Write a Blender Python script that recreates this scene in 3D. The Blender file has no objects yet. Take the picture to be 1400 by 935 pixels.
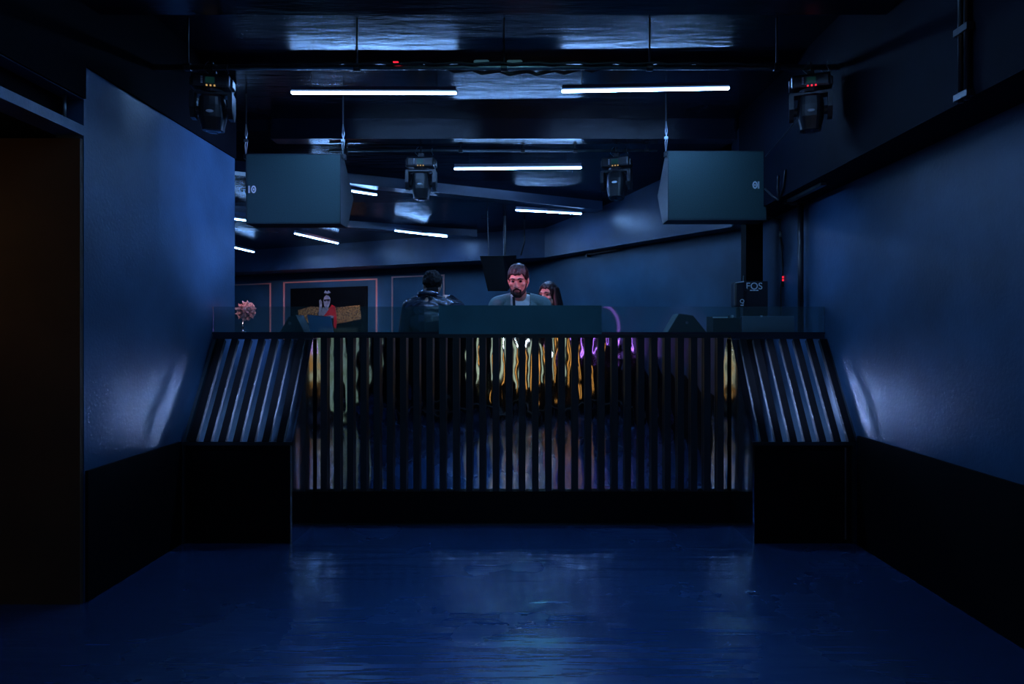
import bpy, bmesh, math, random
from mathutils import Vector, Matrix, noise
random.seed(7)
SC = bpy.context.scene
COL = SC.collection
# ------------------------------------------------------------------ camera
F, CX, CY, HC = 926.0, 712.0, 457.0, 1.35        # focal length and principal point in 1400x935 pixels, eye height
cam = bpy.data.cameras.new('camera'); cam_ob = bpy.data.objects.new('camera', cam); COL.objects.link(cam_ob)
cam_ob.location = (0, 0, HC); cam_ob.rotation_euler = (math.pi/2, 0, 0)
cam.sensor_width = 36; cam.lens = F/1400*36
cam.shift_x = (700-CX)/1400; cam.shift_y = -(467.5-CY)/1400
cam.clip_start = 0.02
SC.camera = cam_ob
# ------------------------------------------------------------------ world and exposure
w = bpy.data.worlds.new('world'); SC.world = w; w.use_nodes = True
w.node_tree.nodes['Background'].inputs[0].default_value = (0.05, 0.12, 0.4, 1)
w.node_tree.nodes['Background'].inputs[1].default_value = 0.002
SC.view_settings.view_transform = 'Standard'; SC.view_settings.look = 'None'
SC.view_settings.exposure = 0.0; SC.view_settings.gamma = 1.0
SC.view_settings.use_curve_mapping = False
SC.cycles.max_bounces = 10; SC.cycles.glossy_bounces = 6; SC.cycles.diffuse_bounces = 4; SC.cycles.transparent_max_bounces = 12
SC.cycles.sample_clamp_indirect = 60.0
TUBE = (0.20, 0.45, 1.0); TUBE_L = 190.0           # colour and radiance of the LED tubes

def spot(name, loc, target, col, watts, angle, blend, radius):
    l = bpy.data.lights.new(name, 'SPOT'); l.color = col; l.energy = watts; l.spot_size = math.radians(angle); l.spot_blend = blend; l.shadow_soft_size = radius
    o = bpy.data.objects.new(name, l); COL.objects.link(o); o.location = loc
    o.rotation_euler = (Vector(target)-Vector(loc)).to_track_quat('-Z', 'Y').to_euler(); return o
# added spot beams: unseen blue-teal wash, fill beams placed at the moving heads, picture fill
WASH = (-0.15, 1.4, 3.05)
spot('wash_beam', WASH, (0.0, 3.0, 0), (.06, .36, 1.0), 260, 50, 1.0, .06)  # added wash on the floor before the booth
spot('wash_flood', (WASH[0]+.3, WASH[1], WASH[2]), (0.0, 5.6, 1.9), (.20, .75, 1.0), 24, 66, .6, .06)
spot('pink_beam', (-1.80, 4.0, 2.53), (0.12, 5.7, 1.82), (1.0, .36, .72), 230, 11, .6, .03)  # added pink fill on the faces
spot('pink_side_beam', (1.70, 3.99, 2.53), (-.02, 5.45, 1.80), (1.0, .36, .72), 105, 7.5, .5, .03)
spot('picture_beam', (-1.95, 7.2, 2.75), (-3.0, 10.4, 1.7), (1.0, .58, .72), 170, 36, .6, .03)  # added fill on the picture, has no fixture
spot('ornament_beam', (-1.84, 4.02, 2.53), (-2.09, 5.13, 1.53), (1.0, .60, .72), 55, 11, .5, .02)  # added to brighten the rosette
for sx in (-1, 1): spot('downlight_beam', (sx*.95, 3.2, 3.07), (sx*1.84, 4.57, 1.0), (.30, .46, 1.0), 370, 17, .7, .06)  # added so the wing mirrors throw patches on the walls
spot('wall_beam', (1.68, 4.02, 2.53), (-2.2, 4.90, 2.33), (.32, .44, 1.0), 800, 27, 1.0, .03)  # added to brighten the far end of the wall
spot('long_wall_beam', (-1.80, 4.02, 2.53), (2.17, 4.75, 2.0), (.20, .40, 1.0), 200, 14, 1.0, .03)  # added fill on the long wall
# ------------------------------------------------------------------ helpers
def P(px, py, d): return Vector(((px-CX)/F*d, d, HC+(CY-py)/F*d))
def on_plane(px, py, A, B):
    """point where the pixel's ray meets the vertical plane through the plan points A and B"""
    u, v = (px-CX)/F, (CY-py)/F
    nx, ny = (B[1]-A[1]), -(B[0]-A[0])
    t = (nx*A[0]+ny*A[1])/(nx*u+ny)
    return Vector((u*t, t, HC+v*t))
def V(*a): return Vector(a)
def box(bm, x0, x1, y0, y1, z0, z1, bev=0):
    vs = [bm.verts.new(p) for p in ((x0,y0,z0),(x1,y0,z0),(x1,y1,z0),(x0,y1,z0),(x0,y0,z1),(x1,y0,z1),(x1,y1,z1),(x0,y1,z1))]
    fs = [bm.faces.new([vs[i] for i in f]) for f in ((3,2,1,0),(4,5,6,7),(0,1,5,4),(1,2,6,5),(2,3,7,6),(3,0,4,7))]
    if bev:
        es = list({e for f in fs for e in f.edges})
        bmesh.ops.bevel(bm, geom=es, offset=bev, segments=2, affect='EDGES', profile=0.6)
def prism(bm, pts, vec):
    """polygon pts (3D, planar) extruded by vec"""
    a = [bm.verts.new(p) for p in pts]; b = [bm.verts.new(Vector(p)+Vector(vec)) for p in pts]
    n = len(pts)
    f0 = bm.faces.new(a[::-1]); f1 = bm.faces.new(b); fs = [f0, f1]
    for i in range(n):
        fs.append(bm.faces.new((a[i], a[(i+1) % n], b[(i+1) % n], b[i])))
    bmesh.ops.recalc_face_normals(bm, faces=fs)
def frame_of(d):
    d = d.normalized(); up = Vector((0,0,1)) if abs(d.z) < .9 else Vector((1,0,0))
    u = d.cross(up).normalized(); return u, u.cross(d).normalized()
def path(bm, pts, r, seg=8, radii=None, cap=True):
    pts = [Vector(p) for p in pts]; rings = []
    for i, p in enumerate(pts):
        d = (pts[min(i+1, len(pts)-1)]-pts[max(i-1, 0)])
        u, v = frame_of(d); rr = radii[i] if radii else r
        rings.append([bm.verts.new(p+(u*math.cos(a)+v*math.sin(a))*rr) for a in (2*math.pi*k/seg for k in range(seg))])
    fs = []
    for a, b in zip(rings, rings[1:]):
        for k in range(seg): fs.append(bm.faces.new((a[k], a[(k+1) % seg], b[(k+1) % seg], b[k])))
    if cap: fs.append(bm.faces.new(rings[0][::-1])); fs.append(bm.faces.new(rings[-1]))
    bmesh.ops.recalc_face_normals(bm, faces=fs)
def ell(bm, c, r, M=None, seg=14, rings=10):
    c = Vector(c); m = Matrix.Translation(c) @ (M.to_4x4() if M else Matrix()) @ Matrix.Diagonal((r[0], r[1], r[2], 1))
    bmesh.ops.create_uvsphere(bm, u_segments=seg, v_segments=rings, radius=1, matrix=m)
def lathe(bm, prof, seg=20, M=Matrix()):
    rings = [[bm.verts.new(M @ Vector((r*math.cos(a), r*math.sin(a), z))) for a in (2*math.pi*k/seg for k in range(seg))] for r, z in prof]
    fs = []
    for a, b in zip(rings, rings[1:]):
        for k in range(seg): fs.append(bm.faces.new((a[k], a[(k+1) % seg], b[(k+1) % seg], b[k])))
    fs.append(bm.faces.new(rings[0][::-1])); fs.append(bm.faces.new(rings[-1]))
    bmesh.ops.recalc_face_normals(bm, faces=fs)
def mesh_from(bm, name, smooth=False):
    me = bpy.data.meshes.new(name); bm.to_mesh(me); bm.free()
    if smooth:
        for p in me.polygons: p.use_smooth = True
    return me
def link(name, me, mat=None, parent=None, loc=None):
    o = bpy.data.objects.new(name, me); COL.objects.link(o)
    if mat is not None and len(me.materials) == 0: me.materials.append(mat)
    if parent is not None:
        o.parent = parent; o.matrix_parent_inverse = INV.get(parent.name, Matrix())
    if loc: o.location = loc
    return o
INV = {}
def part(name, fn, mat, parent=None, smooth=False, label=None):
    bm = bmesh.new(); fn(bm); o = link(name, mesh_from(bm, name, smooth), mat, parent)
    if label: o['label'] = label
    return o
def thing(name, label, cat, loc=(0,0,0), rot=(0,0,0), group=None, world=True):
    """Empty at the thing's base; world=True: its parts are written in world coordinates"""
    o = bpy.data.objects.new(name, None); COL.objects.link(o); o.empty_display_size = .1
    o.location = loc; o.rotation_euler = rot; o['label'] = label; o['category'] = cat
    if group: o['group'] = group
    if world: INV[o.name] = Matrix.Translation(-Vector(loc))
    return o
def tag(o, label, cat, group=None):
    o['label'] = label; o['category'] = cat
    if group: o['group'] = group
    return o
def struct(o, label=None, cat=None):
    o['kind'] = 'structure'
    if label: o['label'] = label
    if cat: o['category'] = cat
    return o

# ------------------------------------------------------------------ materials
MATS = {}
def mat(name, col, rough=.5, metal=0., spec=.5, noise_amt=0., noise_scale=6., bump=0., bump_scale=40., bump_stretch=(1,1,1), rvar=0., emit=None, emit_s=0., coat=0.):
    m = bpy.data.materials.new(name); m.use_nodes = True; nt = m.node_tree; b = nt.nodes['Principled BSDF']
    b.inputs['Base Color'].default_value = (*col, 1); b.inputs['Roughness'].default_value = rough
    b.inputs['Metallic'].default_value = metal; b.inputs['Specular IOR Level'].default_value = spec
    if coat: b.inputs['Coat Weight'].default_value = coat; b.inputs['Coat Roughness'].default_value = .08
    tc = nt.nodes.new('ShaderNodeTexCoord')
    if noise_amt or rvar:
        n = nt.nodes.new('ShaderNodeTexNoise'); n.inputs['Scale'].default_value = noise_scale; n.inputs['Detail'].default_value = 6; con = nt.nodes.new('ShaderNodeMapRange'); con.inputs[1].default_value = .32; con.inputs[2].default_value = .68; nt.links.new(n.outputs['Fac'], con.inputs[0])
        nt.links.new(tc.outputs['Object'], n.inputs['Vector'])
        if noise_amt:
            mx = nt.nodes.new('ShaderNodeMix'); mx.data_type = 'RGBA'
            mx.inputs[6].default_value = (*[c*(1-noise_amt) for c in col], 1); mx.inputs[7].default_value = (*[min(1, c*(1+noise_amt)) for c in col], 1)
            nt.links.new(con.outputs[0], mx.inputs[0]); nt.links.new(mx.outputs[2], b.inputs['Base Color'])
        if rvar:
            mr = nt.nodes.new('ShaderNodeMapRange'); mr.inputs[3].default_value = max(0.02, rough-rvar); mr.inputs[4].default_value = rough+rvar
            mr.inputs[1].default_value = .3; mr.inputs[2].default_value = .7
            nt.links.new(n.outputs['Fac'], mr.inputs[0]); nt.links.new(mr.outputs[0], b.inputs['Roughness'])
    if bump:
        mp = nt.nodes.new('ShaderNodeMapping'); mp.inputs['Scale'].default_value = bump_stretch
        n2 = nt.nodes.new('ShaderNodeTexNoise'); n2.inputs['Scale'].default_value = bump_scale; n2.inputs['Detail'].default_value = 3
        bp = nt.nodes.new('ShaderNodeBump'); bp.inputs['Strength'].default_value = 1.0; bp.inputs['Distance'].default_value = bump
        nt.links.new(tc.outputs['Object'], mp.inputs[0]); nt.links.new(mp.outputs[0], n2.inputs['Vector'])
        nt.links.new(n2.outputs['Fac'], bp.inputs['Height']); nt.links.new(bp.outputs[0], b.inputs['Normal'])
    if emit:
        b.inputs['Emission Color'].default_value = (*emit, 1); b.inputs['Emission Strength'].default_value = emit_s
    MATS[name] = m; return m
M_wall   = mat('navy_wall_paint', (.026,.076,.145), .42, noise_amt=.3, noise_scale=2.2, bump=.0012, bump_scale=55, rvar=.015, spec=.35)
M_wall2  = mat('navy_back_wall_paint', (.028,.10,.17), .45, noise_amt=.3, noise_scale=1.6, bump=.001, bump_scale=60)
M_ceil   = mat('gloss_ceiling_paint', (.006,.010,.022), .22, noise_amt=.4, noise_scale=1.5, bump=.004, bump_scale=5, bump_stretch=(.6,3,1), rvar=.06, spec=.8)
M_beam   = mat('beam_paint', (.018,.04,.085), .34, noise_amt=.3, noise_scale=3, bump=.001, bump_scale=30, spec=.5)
M_floor  = mat('gloss_floor', (.013,.042,.112), .26, noise_amt=.12, noise_scale=1.2, bump=.011, bump_scale=9, bump_stretch=(.12,.9,1), rvar=.04, spec=.8)
M_ublack = mat('black_upper_wall_paint', (.0014,.0025,.005), .8, spec=.05)  # matte black above the upper wall edge and in the slot
M_beam_shaded  = mat('dark_beam_paint', (.002,.005,.012), .7, spec=.08, noise_amt=.3, noise_scale=3)  # beam paint darkened, shade on the side beam put into the colour
M_dado   = mat('black_dado_board', (.0016,.002,.003), .75, spec=.1)
M_black  = mat('matte_black_board', (.0016,.002,.003), .6, spec=.12)
M_slat   = mat('black_lacquer_slat', (.007,.018,.024), .42, spec=.35)
M_slat2  = mat('navy_lacquer_panel', (.035,.16,.21), .5, spec=.3, noise_amt=.15, noise_scale=3)
M_top    = mat('counter_laminate', (.008,.02,.035), .25, spec=.6)
M_bmetal = mat('black_metal', (.010,.012,.016), .38, spec=.6, noise_amt=.2, noise_scale=20)
M_plast  = mat('black_plastic', (.012,.015,.02), .35, spec=.6)
M_cab    = mat('black_cabinet_paint', (.012,.022,.03), .55, bump=.0006, bump_scale=220)
M_grille = mat('perforated_grille', (.020,.060,.065), .6, noise_amt=.25, noise_scale=160, bump=.001, bump_scale=300)
M_steel  = mat('galvanised_steel', (.25,.30,.30), .35, metal=.9, noise_amt=.2, noise_scale=14)
M_white  = mat('white_print', (.8,.85,.9), .5)
M_tape   = mat('white_tape', (.75,.75,.68), .6)
M_cable  = mat('black_rubber_cable', (.008,.009,.011), .5)
M_wire   = mat('steel_wire', (.5,.55,.58), .35, metal=.8)
M_hous   = mat('grey_batten_housing', (.22,.22,.28), .4, metal=.3)
M_tube   = mat('led_diffuser', (.8,.8,.8), .4, emit=TUBE, emit_s=TUBE_L)
def _tube_nodes(m):
    nt = m.node_tree; b = nt.nodes['Principled BSDF']; g = nt.nodes.new('ShaderNodeNewGeometry'); sp = nt.nodes.new('ShaderNodeSeparateXYZ')
    mr = nt.nodes.new('ShaderNodeMapRange'); mr.inputs[1].default_value = .15; mr.inputs[2].default_value = -1; mr.inputs[3].default_value = .035; mr.inputs[4].default_value = 1
    pw = nt.nodes.new('ShaderNodeMath'); pw.operation = 'POWER'; pw.inputs[1].default_value = 2.0
    ml = nt.nodes.new('ShaderNodeMath'); ml.operation = 'MULTIPLY'; ml.inputs[1].default_value = TUBE_L
    nt.links.new(g.outputs['Normal'], sp.inputs[0]); nt.links.new(sp.outputs[2], mr.inputs[0]); nt.links.new(mr.outputs[0], pw.inputs[0])
    nt.links.new(pw.outputs[0], ml.inputs[0]); nt.links.new(ml.outputs[0], b.inputs['Emission Strength'])
_tube_nodes(M_tube)
M_tubed  = mat('dimmed_led_diffuser', (.8,.8,.8), .4, emit=TUBE, emit_s=TUBE_L)
_L0 = TUBE_L; TUBE_L = _L0*.26; _tube_nodes(M_tubed); TUBE_L = _L0
M_red    = mat('red_led', (.2,.0,.0), .4, emit=(1,.02,.05), emit_s=1.2)
M_blue   = mat('blue_led', (.0,.0,.2), .4, emit=(.03,.08,1), emit_s=2.0)
M_yel    = mat('amber_led', (.2,.1,.0), .4, emit=(1,.6,.2), emit_s=.5)
M_green  = mat('menu_display', (.02,.08,.06), .2, emit=(.05,.3,.25), emit_s=.04)
M_lens   = mat('lens_glass', (.03,.04,.06), .05, spec=1.0)
M_copper = mat('copper_moulding', (.95,.42,.36), .35, metal=.2)
M_brown  = mat('brown_wall', (.06,.03,.010), .6, noise_amt=.3, noise_scale=2)
M_skin   = mat('skin', (.62,.36,.28), .5, spec=.35)
M_hair   = mat('dark_brown_hair', (.011,.007,.007), .42, bump=.004, bump_scale=70, bump_stretch=(1,1,.15))
M_hair2  = mat('black_hair', (.004,.004,.005), .7, spec=.2, bump=.004, bump_scale=60)
M_beard  = mat('dark_beard', (.018,.010,.010), .7, bump=.003, bump_scale=160)
M_jacket = mat('grey_green_wool', (.15,.24,.25), .8, noise_amt=.25, noise_scale=200)
M_tee    = mat('white_cotton', (.85,.85,.88), .8)
M_trous  = mat('dark_trousers', (.01,.012,.018), .8)
M_leather= mat('black_leather', (.014,.024,.042), .24, spec=1.0, bump=.010, bump_scale=8, bump_stretch=(1,1,2.0), coat=1.0)
M_dress  = mat('dark_dress', (.02,.015,.025), .7)
M_eye    = mat('dark_eye', (.01,.008,.01), .2)
M_lip    = mat('lip', (.35,.13,.13), .45)
M_pinkp  = mat('pale_pink_petal', (.85,.5,.48), .45)
M_silver = mat('silver_stand', (.7,.7,.72), .18, metal=1)
M_shoe   = mat('black_shoe', (.01,.01,.01), .35)
M_panelg = mat('grey_equipment_panel', (.20,.26,.32), .5)

def mirror_mat(name, tint, rough, d, sc):
    m = bpy.data.materials.new(name); m.use_nodes = True; nt = m.node_tree; b = nt.nodes['Principled BSDF']
    b.inputs['Base Color'].default_value = (*tint, 1); b.inputs['Metallic'].default_value = 1; b.inputs['Roughness'].default_value = rough
    g = nt.nodes.new('ShaderNodeNewGeometry'); mp = nt.nodes.new('ShaderNodeMapping'); mp.inputs['Scale'].default_value = (1, 1, .55)
    n = nt.nodes.new('ShaderNodeTexNoise'); n.inputs['Scale'].default_value = sc; n.inputs['Detail'].default_value = 1.5
    bp = nt.nodes.new('ShaderNodeBump'); bp.inputs['Strength'].default_value = 1; bp.inputs['Distance'].default_value = d
    nt.links.new(g.outputs['Position'], mp.inputs[0]); nt.links.new(mp.outputs[0], n.inputs[0])
    nt.links.new(n.outputs['Fac'], bp.inputs['Height']); nt.links.new(bp.outputs[0], b.inputs['Normal'])
    return m
M_mirror = mirror_mat('wavy_mirror_film', (.82,.9,.95), .045, .006, 7)
M_mirror2 = mirror_mat('satin_mirror_film', (.88,.93,.97), .12, .004, 5)
def glass_mat():
    m = bpy.data.materials.new('smoked_glass'); m.use_nodes = True; nt = m.node_tree
    for n in list(nt.nodes):
        if n.type != 'OUTPUT_MATERIAL': nt.nodes.remove(n)
    out = [n for n in nt.nodes if n.type == 'OUTPUT_MATERIAL'][0]
    tr = nt.nodes.new('ShaderNodeBsdfTransparent'); tr.inputs[0].default_value = (.80,.88,.88,1)
    gl = nt.nodes.new('ShaderNodeBsdfGlossy'); gl.inputs['Roughness'].default_value = .03; gl.inputs[0].default_value = (.9,1,1,1)
    df = nt.nodes.new('ShaderNodeBsdfDiffuse'); df.inputs[0].default_value = (.25,.5,.5,1)
    fr = nt.nodes.new('ShaderNodeFresnel'); fr.inputs[0].default_value = 1.5
    m1 = nt.nodes.new('ShaderNodeMixShader'); m1.inputs[0].default_value = .07
    m2 = nt.nodes.new('ShaderNodeMixShader')
    nt.links.new(tr.outputs[0], m1.inputs[1]); nt.links.new(df.outputs[0], m1.inputs[2])
    nt.links.new(fr.outputs[0], m2.inputs[0]); nt.links.new(m1.outputs[0], m2.inputs[1]); nt.links.new(gl.outputs[0], m2.inputs[2])
    nt.links.new(m2.outputs[0], out.inputs[0]); return m
M_glass = glass_mat()

# ------------------------------------------------------------------ the room
BY = 4.80                     # plane of the booth front
XL, XR = -2.20, 2.17          # side walls
ZC = HC+1.90                  # ceiling over the hall
ZB = HC+1.00                  # soffit of the side beams
FB = .15                      # raised floor behind the booth
A0, A1, A2 = (1.96, 6.30), (0.31, 8.80), (-4.58, 10.90)      # plan corners of the rear beam's lower edge
A3 = (A1[0]+(A2[0]-A1[0])*1.35, A1[1]+(A2[1]-A1[1])*1.35)
def offs(a, b, d):            # shift the plan line a-b away from the room by d
    n = Vector((b[1]-a[1], -(b[0]-a[0]))).normalized()
    if n.y < 0: n = -n
    return (a[0]+n.x*d, a[1]+n.y*d), (b[0]+n.x*d, b[1]+n.y*d)
def isect(a, b, c, d):
    r, s = Vector((b[0]-a[0], b[1]-a[1])), Vector((d[0]-c[0], d[1]-c[1])); q = Vector((c[0]-a[0], c[1]-a[1]))
    t = (q.x*s.y-q.y*s.x)/(r.x*s.y-r.y*s.x); return (a[0]+r.x*t, a[1]+r.y*t)
W0, W1 = offs(A0, A1, .22); W1b, W2 = offs(A1, A3, .60)
WC = isect(W0, W1, W1b, W2)                      # rear corner of the wall
WR = isect(W0, W1, (XR, 0), (XR, 1))             # where the angled wall leaves the side wall
def zceil(y):                                    # rear ceiling drops away from the booth
    pts = ((6.0, 1.80), (7.7, 1.50), (8.8, 1.38), (13.5, 1.28))
    for (a, za), (b, zb) in zip(pts, pts[1:]):
        if y <= b: return HC+za+(zb-za)*max(0, (y-a))/(b-a)
    return HC+pts[-1][1]
YB = -4.6                                        # wall behind the photographer
struct(part('floor', lambda bm: box(bm, -6.2, 2.4, YB-.1, 13.4, -.12, 0), M_floor))
struct(part('platform_floor', lambda bm: box(bm, -6.2, XR, 5.02, 13.4, 0, FB), M_black))
struct(part('ceiling', lambda bm: box(bm, -6.2, 2.4, YB-.1, 6.0, ZC, ZC+.1), M_ceil))
def rear_ceiling(bm):
    ys = (6.0, 7.7, 8.8, 13.4)
    prism(bm, [(-6.2, y, zceil(y)) for y in ys]+[(-6.2, 13.4, 3.6), (-6.2, 6.0, 3.6)], (8.6, 0, 0))
struct(part('ceiling_rear', rear_ceiling, M_ceil))
def wall_l(bm):
    box(bm, XL-.14, XL, 3.41, 5.21, 0, ZC)
struct(part('wall_left', wall_l, M_wall))
def lintel(bm):                # over the opening, with a long black slot in its face
    box(bm, XL-.14, XL, YB, 3.41, ZB, ZB+.05); box(bm, XL-.14, XL, YB, 3.41, ZB+.18, ZC); None
struct(part('trim_1', lintel, M_wall))
struct(part('trim_10', lambda bm: box(bm, XL-.139, XL-.09, YB, 3.409, ZB+.05, ZB+.18), M_ublack))
struct(part('wall_right', lambda bm: box(bm, XR, XR+.15, YB, WR[1], 0, ZC), M_wall))
struct(part('wall_side_room', lambda bm: box(bm, -6.2, XL-.003, 3.385, 3.409, 0, ZB-.02), M_brown))
struct(part('ceiling_side_room', lambda bm: box(bm, -6.2, XL-.141, YB, 3.41, ZB-.001, ZB+.10), M_black))
struct(part('wall_front', lambda bm: box(bm, -6.2, 2.4, YB-.1, YB, 0, ZC), M_black))
struct(part('wall_far_left', lambda bm: box(bm, -6.3, -6.2, YB, 13.4, 0, 3.6), M_wall2))
struct(part('wall_rear_left', lambda bm: box(bm, -6.2, XL-.14, 5.0, 5.21, 0, 3.5), M_wall2))
def slab(bm, a, b, z0, z1, th):
    n = Vector((b[1]-a[1], -(b[0]-a[0]))).normalized()
    if n.y < 0: n = -n
    prism(bm, [(a[0], a[1], z0), (b[0], b[1], z0), (b[0]+n.x*th, b[1]+n.y*th, z0), (a[0]+n.x*th, a[1]+n.y*th, z0)], (0, 0, z1-z0))
struct(part('wall_rear_right', lambda bm: slab(bm, WR, WC, 0, 3.5, .12), M_wall2))
struct(part('wall_back', lambda bm: slab(bm, WC, W2, 0, 3.5, .12), M_wall2))
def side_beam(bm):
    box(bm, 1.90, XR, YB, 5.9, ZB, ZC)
struct(part('trim_2', side_beam, M_beam_shaded))
def rear_beam(bm):
    prism(bm, [(1.90, 5.9, ZB), A0+(ZB,), W0+(ZB,), (XR, 6.3, ZB), (XR, 5.9, ZB)], (0, 0, .8))
    n0 = isect(*offs(A0, A1, .22), *offs(A1, A3, .6))
    prism(bm, [A0+(ZB,), A1+(ZB,), n0+(ZB,), W0+(ZB,)], (0, 0, .7))
    prism(bm, [A1+(ZB,), A3+(ZB,), W2+(ZB,), n0+(ZB,)], (0, 0, .6))
struct(part('trim_3', rear_beam, M_beam))
struct(part('trim_4', lambda bm: box(bm, XL, 1.90, 5.96, 6.12, HC+1.72, ZC), M_ceil))
struct(part('trim_5', lambda bm: box(bm, XL, 1.90, 3.32, 3.52, HC+1.66, ZC), M_ceil))
struct(part('trim_6', lambda bm: box(bm, XL, 1.90, 4.64, 4.70, HC+1.85, ZC), M_ceil))
def skew_beam(x0, y0, x1, y1):
    def f(bm):
        d = Vector((x1-x0, y1-y0, 0)).normalized(); n = Vector((-d.y, d.x, 0))*.09
        a, b = Vector((x0, y0, 0)), Vector((x1, y1, 0))
        za, zb = zceil(y0), zceil(y1)
        prism(bm, [a+n+V(0,0,za-.09), b+n+V(0,0,zb-.09), b-n+V(0,0,zb-.09), a-n+V(0,0,za-.09)], (0, 0, .3))
    return f
struct(part('trim_7', skew_beam(-5.2, 6.0, .9, 7.75), M_beam))
struct(part('trim_8', skew_beam(-5.6, 7.5, -.6, 9.0), M_beam))
struct(part('baseboard_left', lambda bm: box(bm, XL, XL+.016, 3.42, 4.36, 0, .66), M_dado))
struct(part('baseboard_right', lambda bm: box(bm, XR-.016, XR, YB, 4.34, 0, .70), M_dado))
struct(part('trim_9', lambda bm: (box(bm, XL, XL+.012, 3.41, 5.21, HC+1.35, ZC), box(bm, XL, XL+.012, YB, 3.41, HC+1.185, ZC)), M_ublack))

# ------------------------------------------------------------------ the booth
BX0, BX1 = -1.472, 1.492
ZT = 1.352; ZS0, ZS1 = .236, 1.325
N = 32; pitch = (BX1-BX0-.006+.0455)/N
booth = thing('dj_booth', 'long black slatted booth with wavy mirror strips between its upright bars', 'booth', (0, BY, 0))
part('plinth', lambda bm: box(bm, BX0+.002, BX1-.002, BY, BY+.05, 0, ZS0), M_black, booth)
part('back_panel', lambda bm: box(bm, BX0+.002, BX1-.002, BY+.062, BY+.09, ZS0, ZS1), M_black, booth)
part('top_rail', lambda bm: box(bm, BX0+.002, BX1-.002, BY-.002, BY+.07, ZS1, ZT), M_slat, booth)
part('worktop', lambda bm: box(bm, BX0+.002, BX1-.002, BY+.07, BY+.44, ZT-.03, ZT), M_top, booth)
for x in (-1.3, -.45, .45, 1.3): part('support_leg', lambda bm: box(bm, x-.03, x+.03, BY+.32, BY+.40, FB, ZT-.03), M_bmetal, booth)
part('floor_strip', lambda bm: box(bm, BX0+.002, BX1-.002, BY-.012, BY, 0, .012), M_slat, booth)
def strip_mesh(wd, h, sag, name, nx=8, nz=10):
    bm = bmesh.new(); g = []
    for j in range(nz+1):
        row = []
        for i in range(nx+1):
            t = i/nx*2-1
            row.append(bm.verts.new((t*wd/2, sag*(t*t), h*j/nz)))
        g.append(row)
    for j in range(nz):
        for i in range(nx): bm.faces.new((g[j][i], g[j][i+1], g[j+1][i+1], g[j+1][i]))
    return mesh_from(bm, name, True)
sw = .0455; gap = pitch-sw
me_strip = strip_mesh(gap, ZS1-ZS0, .0004, 'mirror_strip')
bm = bmesh.new(); box(bm, -sw/2, sw/2, 0, .036, 0, ZS1-ZS0, .002); me_slat = mesh_from(bm, 'slat')
for i in range(N):
    x = BX0+.003+gap/2+i*pitch
    link('mirror_strip', me_strip, M_mirror, booth, (x, BY+.042, ZS0))
    if i < N-1: link('slat', me_slat, M_slat, booth, (x+pitch/2, BY+.004, ZS0))
# wings: a sloped slatted panel over a black box, mirror on the inner cheek
WY = 4.36; ZW = .67
def wing(side, label):
    xi = BX0 if side < 0 else BX1
    xo = (XL+.02) if side < 0 else (XR-.02)
    t = thing('booth_wing', label, 'booth wing', ((xi+xo)/2, 4.6, 0))
    x0, x1 = min(xi, xo), max(xi, xo)
    e = .012
    part('box', lambda bm: box(bm, x0+(0 if side > 0 else .0)+.013, x1-.013, WY+.015, 5.0, 0.0, ZW-.03), M_black, t)
    sl = Vector((0, BY-WY, ZT-ZW)); L = sl.length; ang = math.atan2(BY-WY, ZT-ZW)
    def body(bm): prism(bm, [(x0+.013, WY+.03, ZW-.03), (x0+.013, BY+.04, ZT-.04), (x0+.013, 5.0, ZT-.04), (x0+.013, 5.0, ZW-.03)], (x1-x0-.026, 0, 0))
    part('body', body, M_black, t)
    part('lower_lip', lambda bm: box(bm, x0, x1, WY-.004, WY+.03, ZW-.035, ZW-.012), M_slat, t)
    part('top', lambda bm: box(bm, x0, x1, BY-.004, 5.30, ZT-.035, ZT), M_top, t)
    cheek = [(xi-side*.0, WY, .0), (xi, WY, ZW-.03), (xi, BY-.003, ZT-.036), (xi, BY-.003, 0)]
    part('mirror_cheek', lambda bm: prism(bm, cheek, (side*.012, 0, 0)), M_mirror2, t)
    part('outer_cheek', lambda bm: prism(bm, [(xo, p[1], p[2]) for p in cheek], (-side*.012, 0, 0)), M_slat, t)
    n = 7
    rot = Matrix.Rotation(-ang, 4, 'X')
    for i in range(n+1):
        xc = xi+side*(.030+i*pitch)
        if i < n:
            o = link('mirror_strip', me_ws, M_mirror2, t)
            o.matrix_basis = Matrix.Translation((xc, WY+.012, ZW-.012)) @ rot
        xs = xc+side*pitch/2 if i < n else None
        if i < n:
            o = link('slat', me_wsl, M_black, t)
            o.matrix_basis = Matrix.Translation((xs, WY, ZW-.012)) @ rot
    # frame bar against the wall
    xs = xi+side*(.030+(n)*pitch)
    def fbar(bm): prism(bm, [(xs-side*.0, WY-.002, ZW-.012), (xs, BY-.004, ZT-.035), (xs, BY+.03, ZT-.035), (xs, WY+.03, ZW-.012)], (xo-xs, 0, 0))
    part('frame_bar', fbar, M_slat, t)
    def corner(bm): box(bm, xo-side*.06-.004, xo-side*.06+.004, WY-.004, WY+.004, .03, ZW-.05)
    part('corner_trim', corner, M_steel if side > 0 else M_black, t)
    return t
_L = math.hypot(BY-WY, ZT-ZW)-.03
me_ws = strip_mesh(gap+.006, _L, .0004, 'wing_mirror_strip')
bm = bmesh.new(); box(bm, -sw/2, sw/2, -.006, .02, 0, _L, .002); me_wsl = mesh_from(bm, 'wing_slat')
wing(-1, 'sloping slatted booth wing against the wall with the wide opening')
wing(1, 'sloping slatted booth wing against the long wall, under the upright post')

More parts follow.
